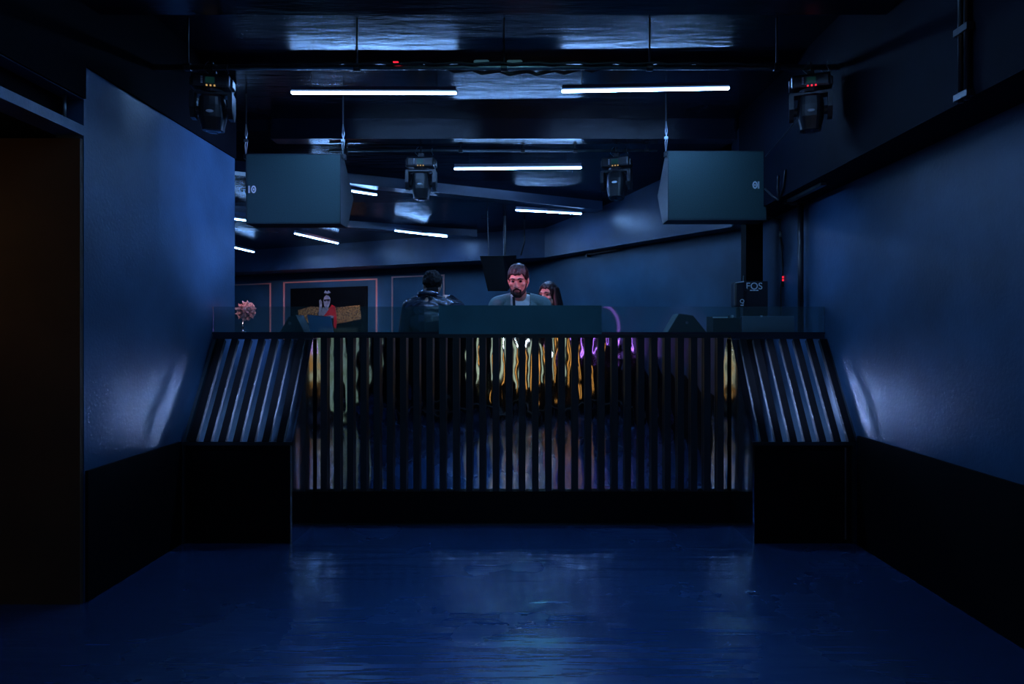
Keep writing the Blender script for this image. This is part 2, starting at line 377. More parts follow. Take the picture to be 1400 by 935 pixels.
# glass screens and the opaque centre panel on the counter
def pane(x0, x1, label):
    t = thing('glass_screen', label, 'glass screen', ((x0+x1)/2, BY+.03, ZT))
    part('pane', lambda bm: box(bm, x0, x1, BY+.026, BY+.034, ZT+.004, ZT+.195), M_glass, t)
    part('channel', lambda bm: box(bm, x0, x1, BY+.016, BY+.044, ZT, ZT+.014), M_top, t)
pane(XL+.006, -.585, 'low glass screen on the counter in front of the leather jacket')
pane(.578, XR-.006, 'low glass screen on the counter in front of the grey equipment')
pn = thing('privacy_screen', 'solid dark teal screen on the counter in front of the bearded person', 'screen', (0, BY+.01, ZT))
part('board', lambda bm: box(bm, -.580, .573, BY+.0, BY+.020, ZT+.001, ZT+.203), M_slat2, pn)
for x in (-.45, .45): part('foot', lambda bm: box(bm, x-.02, x+.02, BY+.02, BY+.12, ZT+.001, ZT+.03), M_bmetal, pn)

# ------------------------------------------------------------------ LED tubes
def led(p0, p1, label, r=.0165, ceil=None, group=None, m=None):
    p0, p1 = Vector(p0), Vector(p1); mid = (p0+p1)/2
    t = thing('led_tube', label, 'LED tube', mid, group=group)
    d = (p1-p0).normalized(); n = Vector((-d.y, d.x, 0)).normalized()
    part('diffuser', lambda bm: path(bm, [p0, p0+d*.006, p1-d*.006, p1], r, 10, [r*.6, r, r, r*.6]), m or M_tube, t, True)
    def hous(bm):
        a, b = p0+d*.002, p1-d*.002; u = Vector((0,0,1))
        prism(bm, [a+n*r*.85+u*r*.7, a-n*r*.85+u*r*.7, a-n*r*.6+u*(r+.02), a+n*r*.6+u*(r+.02)], b-a)
    part('housing', hous, M_hous, t)
    for k in (.12, .88):
        q = p0.lerp(p1, k); zt = ceil if ceil else zceil(q.y)
        part('hanger_wire', lambda bm: path(bm, [(q.x, q.y, q.z+r+.018), (q.x, q.y, zt+.002)], .0025, 6), M_cable, t)
    return t
def PH(px, py, H): return P(px, py, F*H/(CY-py))
led(P(398,125.5,4.9), P(624,126,4.9), 'level LED tube under the hall ceiling, on the side of the blue wall end', ceil=ZC)
led(P(768,123.5,4.9), P(997,119.5,4.9), 'slightly tilted LED tube under the hall ceiling, on the side of the long beam', ceil=ZC)
led(P(621,229.8,6.4), P(795,228.2,6.4), 'LED tube between the two moving heads on the rear pipe')
led(PH(705,286.5,1.38), PH(795,291.5,1.38), 'LED tube over the bearded man and the woman', r=.014)
led(PH(540,314.5,1.30), PH(611,323,1.30), 'LED tube over the back of the leather jacket', r=.014)
led(PH(403,318.5,1.27), PH(462,332,1.27), 'steeply angled LED tube over the framed picture', r=.014)
led(PH(425,251.8,1.50), PH(515,265.5,1.50), 'LED tube passing behind the hanging loudspeaker', r=.0145)
led(PH(270,291.5,1.33), PH(365,304.5,1.33), 'LED tube running behind the end of the blue wall, under the loudspeaker', r=.014)
led(PH(288,330,1.22), PH(347,344,1.22), 'far LED tube by the end of the blue wall, over the pink rosette', r=.014)
HALL_TUBES = [((-1.6, 3.0), (-.4, 3.0)), ((.35, 3.0), (1.55, 3.0)), ((-1.35, -2.6), (-.15, -2.6)), ((.15, -2.6), (1.35, -2.6))]  # rear pair unseen, added for reflections in strips and floor
for (a, b) in HALL_TUBES:
    led((a[0], a[1], HC+1.757), (b[0], b[1], HC+1.757), ('LED tube hung over the dance floor, ' if a[1] > 0 else 'LED tube over the bar end of the hall, ')+('on the wide opening side' if a[0] < 0 else 'on the long beam side'), ceil=ZC, m=M_tubed if a[1] > 0 else M_tube, group='LED tubes in front of the booth' if a[1] > 0 else 'LED tubes over the bar')

# ------------------------------------------------------------------ rigging pipes
def pipe(name, pts, r, label, ceil, xs):
    t = thing(name, label, 'pipe', pts[0])
    part('bar', lambda bm: path(bm, pts, r, 12), M_steel, t, True)
    for x in xs:
        y, z = pts[0][1], pts[0][2]
        part('clamp', lambda bm: (path(bm, [(x-.018, y, z), (x+.018, y, z)], r+.008, 12), box(bm, x-.005, x+.005, y-.005, y+.005, z+r, ceil-.008)), M_bmetal, t)
    return t
Y1P = 4.05; ZP1 = HC+365*Y1P/F; ZP2 = HC+251*6.2/F
p1 = pipe('rigging_pipe', [(-2.185, Y1P, ZP1), (1.899, Y1P, ZP1)], .016, 'long thin rigging pipe under the ceiling in front of the two bright tubes', ZC, (-1.99, -.98, -.1, .77, 1.53))
p2 = pipe('rigging_pipe', [(-1.75, 6.2, ZP2), (1.25, 6.2, ZP2)], .012, 'thin rigging pipe behind the cross beam carrying two moving heads', zceil(6.2), (-1.6, -.55, 0.02, .5, 1.15))
for x0, x1 in ((-.280, -.188), (-.083, .010)):
    tag(part('power_connector', lambda bm: path(bm, [(x0, Y1P-.025, ZP1+.02), (x0+.01, Y1P-.025, ZP1+.02), (x1-.01, Y1P-.025, ZP1+.02), (x1, Y1P-.025, ZP1+.02)], .014, 10, [.008, .014, .014, .008]), M_tape, None, True),
        'long white cable connector on the front rigging pipe, beside the red lamp' if x0 < -.25 else 'white cable connector on the front rigging pipe, toward the tilted tube', 'connector')
def sagging(p, q, sag, n=12, wob=0):
    return [Vector(p).lerp(Vector(q), k/n)+V(0, 0, -sag*4*(k/n)*(1-k/n)+wob*math.sin(k*2.1)) for k in range(n+1)]
tag(part('power_cable', lambda bm: path(bm, sagging((-1.6, Y1P-.036, ZP1+.004), (1.5, Y1P-.036, ZP1+.004), -.006, 40, .006), .008, 8), M_cable, None, True), 'black cable lashed along the front rigging pipe', 'cable')
tag(part('signal_cable', lambda bm: path(bm, sagging((-.68, Y1P+.05, ZP1+.04), (.65, Y1P+.05, ZP1+.035), .05, 24, .012), .012, 8), M_cable, None, True), 'black cable sagging in waves above the front rigging pipe', 'cable')
tag(part('indicator_lamp', lambda bm: (box(bm, -.758, -.728, Y1P-.03, Y1P-.008, ZP1+.012, ZP1+.024)), M_red), 'small red indicator lamp on the front rigging pipe', 'lamp')

# ------------------------------------------------------------------ moving head lights
def moving_head(loc, rz, tilt, label, red=False, k=1.0):
    t = thing('moving_head_light', label, 'stage light', loc, (0, 0, rz), world=False)
    t.scale = (k, k, k)
    part('clamp', lambda bm: (path(bm, [(0, .031*math.sin(a), .031*math.cos(a)) for a in (2*math.pi*i/16 for i in range(17))], .007, 8), box(bm, -.025, .025, -.02, .02, -.075, -.028)), M_bmetal, t)
    b = part('base', lambda bm: (box(bm, -.125, .125, -.085, .085, -.165, -.07, .018), box(bm, -.140, -.118, -.05, .05, -.15, -.09, .008), box(bm, .118, .140, -.05, .05, -.15, -.09, .008)), M_plast, t)
    part('display', lambda bm: box(bm, -.028, .03, -.089, -.080, -.140, -.098), M_green, b)
    part('button', lambda bm: [box(bm, -.058, -.046, -.089, -.08, -.142+k*.013, -.134+k*.013) for k in range(4)], M_white, b)
    part('status_light', lambda bm: [box(bm, x-.005, x+.005, -.089, -.08, -.160, -.150) for x in (-.02, .005, .03)], M_red if red else M_yel, b)
    part('pan_joint', lambda bm: lathe(bm, [(.07, -.185), (.075, -.165)], 20), M_plast, t)
    def yoke(bm):
        box(bm, -.135, .135, -.05, .05, -.205, -.18, .006)
        for s in (-1, 1):
            pts = [(s*.108, -.06, -.19), (s*.108, .06, -.19), (s*.108, .065, -.30), (s*.108, .035, -.365), (s*.108, -.035, -.365), (s*.108, -.065, -.30)]
            prism(bm, pts, (s*.030, 0, 0))
    part('yoke', yoke, M_plast, t)
    M = Matrix.Translation((0, 0, -.305)) @ Matrix.Rotation(tilt, 4, 'X')
    def head(bm):
        rings = [(.055, .060, .105), (.078, .085, .085), (.085, .092, .03), (.085, .092, -.05), (.070, .078, -.115), (.068, .074, -.135)]
        g = []
        for rx, ry, z in rings:
            g.append([bm.verts.new(M @ V(math.copysign(abs(math.cos(a))**.6, math.cos(a))*rx, math.copysign(abs(math.sin(a))**.6, math.sin(a))*ry, z)) for a in (2*math.pi*k/24 for k in range(24))])
        for a, c in zip(g, g[1:]):
            for k in range(24): bm.faces.new((a[k], c[k], c[(k+1) % 24], a[(k+1) % 24]))
        bm.faces.new(g[0]); bm.faces.new(g[-1][::-1])
        for s in (-1, 1): path(bm, [M @ V(s*.08, 0, 0), M @ V(s*.109, 0, 0)], .03, 12)
    h = part('head', head, M_plast, t)
    part('lens', lambda bm: lathe(bm, [(.056, -.137), (.056, -.134), (.03, -.150)][::-1], 20, M), M_lens, h, True)
    part('badge', lambda bm: ell(bm, M @ V(0, -.091, -.015), (.026, .005, .011), None, 16, 8), M_white, h, True)
    part('power_lead', lambda bm: path(bm, [(.06, .03, -.075), (.085, .045, -.03), (.055, .04, .01), (.09, .04, .022)], .005, 6), M_cable, t, True)
    part('safety_wire', lambda bm: path(bm, [(-.01, -.03, -.07), (-.05, -.04, -.03), (-.035, -.038, .01), (-.02, -.034, .025)], .0025, 6), M_wire, t, True)
    part('safety_link', lambda bm: path(bm, [(.10, -.06, -.075), (.115, -.05, -.05), (.10, -.045, -.02), (.105, -.036, .012)], .003, 6), M_wire, t, True)
    return t
moving_head((P(291,0,Y1P).x, Y1P, ZP1), .20, .12, 'black moving head light on the front pipe beside the blue wall end', k=.86)
moving_head((P(1108,0,Y1P).x, Y1P, ZP1), -.36, .05, 'black moving head light with a red status lamp on the front pipe', True, .86)
moving_head((P(576,0,6.2).x, 6.2, ZP2), .0, .05, 'black moving head light on the rear pipe, facing straight ahead')
moving_head((P(843,0,6.2).x, 6.2, ZP2), -.35, -.15, 'black moving head light on the rear pipe, turned aside with its yoke lit')
tag(part('rigging_cable', lambda bm: path(bm, sagging((1.88, Y1P, ZP1+.02), (P(1060,0,4.9).x, 5.1, HC+1.34), .03, 14), .004, 6), M_cable, None, True), 'thin cable running from the front pipe end down to the loudspeaker', 'cable')

# ------------------------------------------------------------------ hanging loudspeakers
def loudspeaker(cx_px, s, label):
    y = 5.3; k = y/F
    xl, xr = ((336-CX)*k, (466-CX)*k) if s < 0 else ((913-CX)*k, (1048-CX)*k)
    zt, zb = HC+(CY-(210 if s < 0 else 206))*k, HC+(CY-(306 if s < 0 else 301))*k
    zm = (zt+zb)/2
    t = thing('loudspeaker', label, 'loudspeaker', ((xl+xr)/2, y, zb))
    prof = [(y+.02, zt), (y+.085, zt), (y+.40, zm), (y+.20, zb), (y+.02, zb)]
    part('cabinet', lambda bm: prism(bm, [(xl, a, b) for a, b in prof], (xr-xl, 0, 0)), M_cab, t)
    part('grille', lambda bm: box(bm, xl+.004, xr-.004, y, y+.026, zb+.006, zt-.006, .006), M_grille, t)
    def edge(bm):
        for (a, b, c, d) in ((xl, xr, zt-.006, zt), (xl, xr, zb, zb+.006), (xl, xl+.006, zb, zt), (xr-.006, xr, zb, zt)): box(bm, a, b, y-.002, y+.02, c, d)
    part('rim', edge, M_cab, t)
    lx = (347-CX)*k if s < 0 else (1032-CX)*k; lz = HC+(CY-(259 if s < 0 else 253))*k
    def badge(bm):
        n = 20; ro, ri = (.020, .030), (.010, .018); vs = []
        for a in range(n):
            c_, s_ = math.cos(2*math.pi*a/n), math.sin(2*math.pi*a/n)
            vs.append((bm.verts.new((lx+ro[0]*c_, y-.004, lz+ro[1]*s_)), bm.verts.new((lx+ri[0]*c_, y-.004, lz+ri[1]*s_))))
        for a in range(n): bm.faces.new((vs[a][0], vs[a][1], vs[(a+1) % n][1], vs[(a+1) % n][0]))
        ell(bm, (lx, y-.003, lz), (.006, .003, .010), None, 10, 6)
        q = -.032 if s < 0 else .032
        for d in (0, .008): box(bm, lx+q-.002+d*(-1 if s < 0 else -1), lx+q+.002+d*(-1), y-.005, y-.001, lz-.028, lz+.028)
    part('badge', badge, M_white, t)
    for xx in (xl-.02 if s < 0 else xl-.005, xr+.002 if s < 0 else xr+.0):
        ztop = zt+.25
        c = part('suspension_cable', lambda bm: (path(bm, [(xx, y+.05, zt-.01), (xx+.012, y+.05, zt+.10), (xx-.004, y+.05, zt+.16), (xx+.002, y+.05, ztop)], .0035, 6),
             path(bm, [(xx, y+.05, zt-.01), (xx-.006, y+.05, zt+.08), (xx+.012, y+.05, zt+.17), (xx+.002, y+.05, ztop)], .0035, 6)), M_wire, t, True)
        part('cable_grip', lambda bm: box(bm, xx-.012, xx+.016, y+.04, y+.06, zt+.105, zt+.125), M_steel, c)
        part('drop_rod', lambda bm: path(bm, [(xx+.002, y+.05, ztop-.004), (xx+.002, y+.05, ZC+.002)], .006, 6), M_bmetal, t)
        part('bracket', lambda bm: box(bm, min(xx, xx)-.012, xx+.024, y+.03, y+.075, zt-.03, zt+.004), M_bmetal, t)
    return t
loudspeaker(400, -1, 'big black hanging loudspeaker in front of the end of the blue wall')
loudspeaker(980, 1, 'big black hanging loudspeaker in front of the square black column')


# ------------------------------------------------------------------ column, post and cables by the side wall
def box_at(px0, px1, py0, py1, d, depth):
    a, b = P(px0, py1, d), P(px1, py0, d); return (a.x, b.x, d, d+depth, a.z, b.z)
cx0, cx1 = P(1020,0,5.75).x, P(1043,0,5.75).x
tag(part('steel_column', lambda bm: (box(bm, cx0, cx1, 5.75, 5.88, FB, ZB-.001), box(bm, cx0-.03, cx1+.01, 5.72, 5.91, FB, FB+.02), box(bm, cx0-.03, cx1+.01, 5.72, 5.91, ZB-.02, ZB-.001)), M_black),
    'square black column standing under the beam behind the lettered black machine', 'column')
def text(body, size, loc, m, parent, rotz=0, ext=.001):
    cu = bpy.data.curves.new('lettering', 'FONT'); cu.body = body; cu.size = size; cu.extrude = ext; cu.align_x = 'CENTER'; cu.align_y = 'CENTER'
    tmp = bpy.data.objects.new('tmp', cu); COL.objects.link(tmp)
    me = bpy.data.meshes.new_from_object(tmp.evaluated_get(bpy.context.evaluated_depsgraph_get())); bpy.data.objects.remove(tmp)
    me.materials.clear(); o = link('lettering', me, m, parent)
    o.location = loc; o.rotation_euler = (math.pi/2, 0, rotz); return o
d = 5.5
hz = thing('haze_machine', 'black stage machine lettered FOS in front of the square column', 'machine', (P(1030,0,d).x, d, FB))
X0, X1, Y0, Y1, Z0, Z1 = box_at(1016, 1050, 384, 432, d, .20)
part('housing', lambda bm: box(bm, X0, X1, Y0, Y1, Z0, Z1, .008), M_plast, hz)
part('stand', lambda bm: (box(bm, X0+.07, X1-.07, Y0+.07, Y1-.07, FB+.02, Z0+.002), box(bm, X0, X1, Y0, Y1, FB, FB+.02)), M_bmetal, hz)
c = P(1031, 391.5, d); text('FOS', .078, (c.x, d-.002, c.z), M_white, hz)
part('caption_bar', lambda bm: [box(bm, c.x-.034+k*.024, c.x-.034+k*.024+.02, d-.003, d+.001, c.z-.036, c.z-.028) for k in range(3)], M_white, hz)
for px, py, w_, h_ in ((1018, 396, .016, .006),): part('handle', lambda bm: box(bm, P(px,py,d).x-w_, P(px,py,d).x+w_, d-.02, d+.01, P(px,py,d).z-.01, P(px,py,d).z+.01, .003), M_plast, hz)
d = 5.38
sm = thing('spot_fixture', 'small black rounded fixture with a pale top edge beside the lettered machine', 'stage light', (P(1012,0,d).x, d, FB))
X0, X1, Y0, Y1, Z0, Z1 = box_at(1004, 1019, 385, 420, d, .10)
part('housing', lambda bm: box(bm, X0, X1, Y0, Y1, Z0, Z1, .018), M_plast, sm)
part('top_edge', lambda bm: prism(bm, [(X0+.01, Y0-.003, Z1-.012), (X1-.012, Y0-.003, Z1-.002), (X1-.012, Y0-.003, Z1+.004), (X0+.01, Y0-.003, Z1-.006)], (0, .05, 0)), M_white, sm)
part('antenna', lambda bm: path(bm, [(X1-.008, Y0+.03, Z1-.01), (X1-.004, Y0+.03, Z1+.05)], .004, 6), M_steel, sm)
part('stand', lambda bm: (path(bm, [((X0+X1)/2, Y0+.05, FB+.015), ((X0+X1)/2, Y0+.05, Z0+.01)], .018, 10), lathe(bm, [(.09, FB), (.085, FB+.02)], 20, Matrix.Translation(((X0+X1)/2, Y0+.05, 0)))), M_bmetal, sm)
c = P(1014.5, 412, d); text('Q', .045, (c.x, d-.002, c.z), M_white, sm)
part('caption_bar', lambda bm: box(bm, c.x-.012, c.x+.012, d-.003, d+.001, c.z-.034, c.z-.027), M_white, sm)
d = 5.12; c0 = P(1094.5, 0, d)
po = thing('steel_post', 'slim round metal post rising from the booth wing to the beam', 'post', (c0.x, d, ZT))
part('pole', lambda bm: path(bm, [(c0.x, d, ZT+.004), (c0.x, d, ZB-.004)], .022, 14), M_bmetal, po, True)
part('base_plate', lambda bm: lathe(bm, [(.04, ZT+.0005), (.04, ZT+.008), (.026, ZT+.014)], 16, Matrix.Translation((c0.x, d, 0))), M_steel, po)
part('top_plate', lambda bm: box(bm, c0.x-.06, c0.x+.05, d-.06, d+.06, ZB-.014, ZB-.0005), M_bmetal, po)
bt = thing('metal_batten', 'short metal batten fixed under the beam beside the top of the post', 'batten', (1.99, 4.8, ZB))
part('rail', lambda bm: box(bm, 1.97, 2.01, 4.45, 5.02, ZB-.022, ZB-.001, .003), M_steel, bt)
part('end_cap', lambda bm: box(bm, 1.962, 2.018, 5.02, 5.05, ZB-.03, ZB-.001), M_bmetal, bt)
dc = 5.6
def hang(px_pts, r=.006): return [P(a, b, dc) for a, b in px_pts]
ca = thing('hanging_cable', 'black cable with a red lamp hanging from the beam beside the post', 'cable', P(1068, 440, dc))
part('lead', lambda bm: path(bm, [V(1.905, dc, ZB-.0)]+hang([(1067,300), (1066,318), (1069,345), (1070,372), (1067,396), (1068,420)])+[V(P(1068,0,dc).x, dc, FB+.01)], .006, 8), M_cable, ca, True)
part('second_lead', lambda bm: path(bm, hang([(1066,318), (1072,345), (1070.5,372), (1074,396), (1076,425)])+[V(P(1078,0,dc).x, dc, FB+.01)], .005, 8), M_cable, ca, True)
part('coupler', lambda bm: path(bm, hang([(1067,316), (1067,324)]), .012, 8), M_steel, ca, True)
part('red_lamp', lambda bm: [path(bm, hang([(1070.5, a), (1070.8, a+2.6)]), .012, 8) for a in (377.6, 381.6)], M_red, ca, True)
part('plug', lambda bm: path(bm, hang([(1071,385), (1071.5,392)]), .016, 8), M_cable, ca, True)
for k, (pts, lb) in enumerate(((((1074,232), (1071,255), (1066,272)), 'thin black cable dropping down the beam face above the red lamp cable'), (((1064,240), (1063,258), (1065,272)), 'short thin black cable on the beam face beside the hanging loudspeaker edge'), (((1046,258), (1056,268), (1064,274)), 'thin black cable slanting from the loudspeaker toward the beam'))):
    tag(part('loose_cable', lambda bm: path(bm, [on_plane(a, b, (1.89, 0), (1.89, 1)) for a, b in pts], .008, 6), M_cable, None, True), lb, 'cable')
def conduit(bm):
    for q in (0, .035): path(bm, [(1.885, 2.86+q, ZB-.005), (1.885, 2.86+q, ZB+.6)], .011, 8)
cd = thing('wall_conduit', 'pair of upright conduits clipped to the face of the long side beam', 'conduit', (1.885, 2.88, ZB))
for q in (0, .04): part('tube', lambda bm: path(bm, [(1.884, 2.86+q, ZB-.01), (1.884, 2.86+q, ZB+.52), (1.884, 2.80+q*3, ZB+.60), (1.884, 2.7+q*3, ZB+.68)], .012, 8), M_bmetal, cd, True)
for z in (.02, .30): part('clip', lambda bm: box(bm, 1.866, 1.8995, 2.835, 2.925, ZB+z-.02, ZB+z+.01, .003), M_bmetal, cd)
sc_ = thing('slot_conduit', 'dim metal conduit in the dark slot over the wide wall opening', 'conduit', (XL-.07, 3.36, ZB+.05))
part('upright', lambda bm: path(bm, [(XL-.05, 3.34, ZB+.051), (XL-.05, 3.34, ZB+.179)], .008, 8), M_steel, sc_, True)
part('foot', lambda bm: box(bm, XL-.065, XL-.03, 3.325, 3.355, ZB+.0505, ZB+.062), M_steel, sc_)
part('run', lambda bm: path(bm, [(XL-.075, 3.34, ZB+.07), (XL-.075, 2.2, ZB+.07)], .007, 8), M_bmetal, sc_, True)

# ------------------------------------------------------------------ gear on the counter
def wedge(px0, px1, py0, d, flip, label, m):
    x0, x1 = P(px0,0,d).x, P(px1,0,d).x; zt = P(0,py0,d).z; z0 = ZT+.001; w_ = x1-x0
    t = thing('monitor_speaker', label, 'loudspeaker', ((x0+x1)/2, d, z0))
    if flip: side = [(x0, z0), (x0+w_*.30, zt), (x0+w_*.62, zt-.012), (x1, z0)]
    else: side = [(x0, z0), (x0+w_*.40, zt-.012), (x0+w_*.62, zt), (x1, z0)]
    part('cabinet', lambda bm: prism(bm, [(a, d, b) for a, b in side], (0, .20, 0)), M_cab, t)
    g = side[0:2] if flip else side[2:4]
    def gr(bm):
        (a, b), (c_, e) = g; s_ = -1 if flip else 1
        prism(bm, [(a+.012*s_*0, d-.004, b+.004), (c_, d-.004, e+.002), (c_+s_*.012, d-.004, e+.002), (a+s_*.012, d-.004, b+.004)], (0, .19, 0))
    part('grille', gr, m, t)
    part('badge', lambda bm: lathe(bm, [(.008, -.003), (.012, 0)], 12, Matrix.Translation(((x0+x1)/2-.01, d-.001, (z0+zt)/2+.01)) @ Matrix.Rotation(math.pi/2, 4, 'X')), M_silver, t)
wedge(914, 968, 429, 5.05, True, 'dark wedge monitor speaker on the counter beside the grey equipment', M_grille)
wedge(381, 415, 431, 5.02, False, 'dark wedge monitor speaker on the counter beside the open laptop', M_cab)
d = 5.08
lp = thing('laptop', 'open laptop with its blue-grey lid toward the slats, under the framed picture', 'laptop', (P(440,0,d).x, d, ZT))
a, b, c_, e = P(424, 451, d), P(456, 451, d), P(452, 433.5, d+.03), P(420, 430.5, d+.03)
a.z = b.z = ZT+.008
part('lid', lambda bm: prism(bm, [a, b, c_, e], (0, .008, .0)), M_panelg if False else mat('blue_grey_lid', (.05,.12,.22), .4), lp)
part('lid_edge', lambda bm: path(bm, [e+V(0,.004,.0), c_+V(0,.004,.0)], .004, 6), M_silver, lp)
part('keyboard_base', lambda bm: box(bm, a.x, b.x, d+.012, d+.18, ZT+.001, ZT+.014), M_plast, lp)
d = 5.0
eq = thing('control_desk', 'pale grey equipment panel standing on the counter under the lettered machine', 'equipment', (P(1050,0,d).x, d, ZT))
X0, X1, Y0, Y1, Z0, Z1 = box_at(1015, 1086, 432, 452, d, .16)
part('panel', lambda bm: box(bm, X0, X1, Y0, Y0+.012, ZT+.001, Z1, .003), M_panelg, eq)
part('body', lambda bm: prism(bm, [(X0+.005, Y0+.012, ZT+.001), (X0+.005, Y0+.012, Z1-.01), (X0+.005, Y0+.2, ZT+.04), (X0+.005, Y0+.2, ZT+.001)], (X1-X0-.01, 0, 0)), M_plast, eq)
part('light', lambda bm: box(bm, P(1041,0,d).x-.006, P(1041,0,d).x+.006, Y0-.006, Y0+.004, Z1-.008, Z1+.004), M_white, eq)
d = 5.02
mxr = thing('audio_mixer', 'low black mixer with a pale top edge between wedge speaker and grey equipment', 'mixer', (P(990,0,d).x, d, ZT))
X0, X1, Y0, Y1, Z0, Z1 = box_at(975, 1012, 434, 452, d, .18)
part('body', lambda bm: prism(bm, [(X0, Y0, ZT+.001), (X0, Y0, Z1-.004), (X0, Y1, Z1+.012), (X0, Y1, ZT+.001)], (X1-X0, 0, 0)), M_cab, mxr)
part('edge_strip', lambda bm: box(bm, X0, P(995,0,d).x, Y0-.003, Y0+.012, Z1-.004, Z1+.006), M_white, mxr)
for k in range(3): part('fader', lambda bm: box(bm, X0+.12+k*.03, X0+.13+k*.03, Y0+.03, Y0+.05, Z1-.004, Z1+.018), M_white if k == 1 else M_plast, mxr)
# pink rosette on a silver stand
d = 5.15
ro = thing('rosette_ornament', 'pale pink ruffled rosette on a slim silver stand on the counter', 'ornament', (P(333,0,d).x, d, ZT))
rc = P(337, 425, d); rc.x += 0
part('stand', lambda bm: (lathe(bm, [(.026, ZT+.001), (.024, ZT+.014), (.010, ZT+.022), (.007, ZT+.05), (.012, ZT+.06), (.005, ZT+.07), (.005, rc.z-.02)], 14, Matrix.Translation((P(332,0,d).x, d, 0)))), M_silver, ro, True)
for ring, (rr, n, tl) in enumerate(((.050, 12, .35), (.034, 9, .75), (.016, 6, 1.1))):
    for k in range(n):
        an = 2*math.pi*(k+.5*ring)/n+.1*random.random(); 
        M = Matrix.Translation(rc+V(math.cos(an)*rr, -.01-.012*ring, math.sin(an)*rr)) @ Matrix.Rotation(-an, 4, 'Y') @ Matrix.Rotation(tl, 4, 'Z')
        def petal(bm):
            vs = []
            for i in range(5):
                for j in range(5):
                    u, v = i/4-.5, j/4-.5
                    vs.append(bm.verts.new(M @ V(u*.046+.006*math.sin(j*2.7+k*1.3)*(u > .2), .012*math.cos(v*5)+.010*math.sin(u*9+k)-.006*(k % 2), v*.034*(1.1+u))))
            for i in range(4):
                for j in range(4): bm.faces.new((vs[i*5+j], vs[i*5+j+1], vs[i*5+j+6], vs[i*5+j+5]))
            bmesh.ops.solidify(bm, geom=bm.faces[:], thickness=.003)
        part('petal', petal, M_pinkp, ro, True)
part('core', lambda bm: ell(bm, rc+V(0, .002, 0), (.034, .010, .034)), M_pinkp, ro, True)
part('leaf', lambda bm: ell(bm, rc+V(-.062, 0, .004), (.034, .004, .008), Matrix.Rotation(.5, 3, 'Y')), M_pinkp, ro, True)

# ------------------------------------------------------------------ back wall: mouldings, picture, wall speaker
BW = (WC, W2)
def bp(px, py): return on_plane(px, py, *BW)
nb = Vector((W2[1]-WC[1], -(W2[0]-WC[0]), 0)).normalized()
if nb.y > 0: nb = -nb                             # points into the room
def moulding(xa, ya, xb, yb, label):
    a, b = bp(xa, ya), bp(xb, yb); zb = .55
    t = thing('wall_moulding', label, 'moulding', V((a.x+b.x)/2, (a.y+b.y)/2, zb))
    w_ = .020; dr = (b-a); dr.z = 0; dr.normalize(); zt = (a.z+b.z)/2
    def bar(p, q, up):
        s_ = dr*w_ if not up else V(0, 0, w_)
        return lambda bm: prism(bm, [p, q, q+s_, p+s_], nb*.018)
    A_, B_ = V(a.x, a.y, zt), V(b.x, b.y, zt)
    part('top_bar', bar(A_, B_, True), M_copper, t)
    part('bottom_bar', bar(V(a.x, a.y, zb), V(b.x, b.y, zb), True), M_copper, t)
    part('side_bar', bar(V(a.x, a.y, zb), A_, False), M_copper, t); part('side_bar', bar(V(b.x, b.y, zb)-dr*w_, B_-dr*w_, False), M_copper, t)
moulding(305, 391, 370.5, 388.5, 'thin copper moulding frame on the back wall behind the pink rosette')
moulding(388, 387.6, 516, 382.2, 'wide thin copper moulding frame around the dark picture')
moulding(536, 379.9, 608, 377.0, 'thin copper moulding frame on the back wall behind the leather jacket')
a, b = bp(399, 394.5), bp(503, 391.3); zb = min(bp(450, 462).z, 1.3); zt = (a.z+b.z)/2
dr = (b-a); dr.z = 0; PW = dr.length; dr.normalize(); PH_ = zt-zb
pic = thing('framed_picture', 'dark picture of a grey bearded figure in red before a gold field', 'picture', V((a.x+b.x)/2, (a.y+b.y)/2, zb))
O = V(a.x, a.y, zb)+nb*.03
M_canvas = mat('black_canvas', (.0018,.002,.0025), .5, spec=.15)
M_gold = mat('gold_print', (.42,.22,.06), .6, noise_amt=.95, noise_scale=45); M_greyf = mat('grey_figure_print', (.34,.36,.42), .6, noise_amt=.6, noise_scale=9)
M_redf = mat('red_cloth_print', (1.0,.02,.03), .6, noise_amt=.3, noise_scale=8); M_dk = mat('dark_print', (.01,.012,.018), .6)
part('canvas', lambda bm: prism(bm, [V(a.x, a.y, zb), V(b.x, b.y, zb), V(b.x, b.y, zt), V(a.x, a.y, zt)], nb*.03), M_canvas, pic)
def uv(px, py):                                  # picture-plane coordinates from the photograph
    q = on_plane(px, py, (O.x, O.y), (O.x+dr.x, O.y+dr.y)); return q
def flat(name, pts, m, lift): part(name, lambda bm: prism(bm, [uv(x, y)+nb*lift for x, y in pts], nb*.0012), m, pic)
flat('gold_field', [(407,424), (425,419), (455,421), (492,417), (494,436), (470,441), (450,444), (420,441), (409,434)], M_gold, .0006)
flat('robe_dark', [(434,428), (440,420), (450,424), (459,434), (458,450), (436,450)], M_dk, .002)
flat('raised_arm', [(435.5,433), (437,417), (436.5,411), (438.5,409), (440.5,413), (440,422), (438.5,434)], M_greyf, .0034)
flat('chest', [(439,430), (441,421), (446,420), (450,423), (447,431), (442,433)], M_greyf, .0034)
flat('red_cloth', [(443,432), (449,424), (454,416.5), (458.5,419), (460,430), (461,440), (459.5,450), (456.5,446), (456.5,434), (449,431), (445,433.5)], M_redf, .0048)
flat('hand', [(446,432), (452,431), (457,432), (456,435), (449,434.5)], M_greyf, .006)
flat('face', [(442.5,411), (443.5,406), (446.5,403.5), (450,404.5), (452,408), (451.5,414), (449,421), (446,422.5), (443.5,418)], M_greyf, .006)
flat('sunglasses', [(443,409.4), (451.6,408.8), (451,411.8), (447.6,411.8), (447,410.6), (446,412), (443.2,412)], M_dk, .0074)
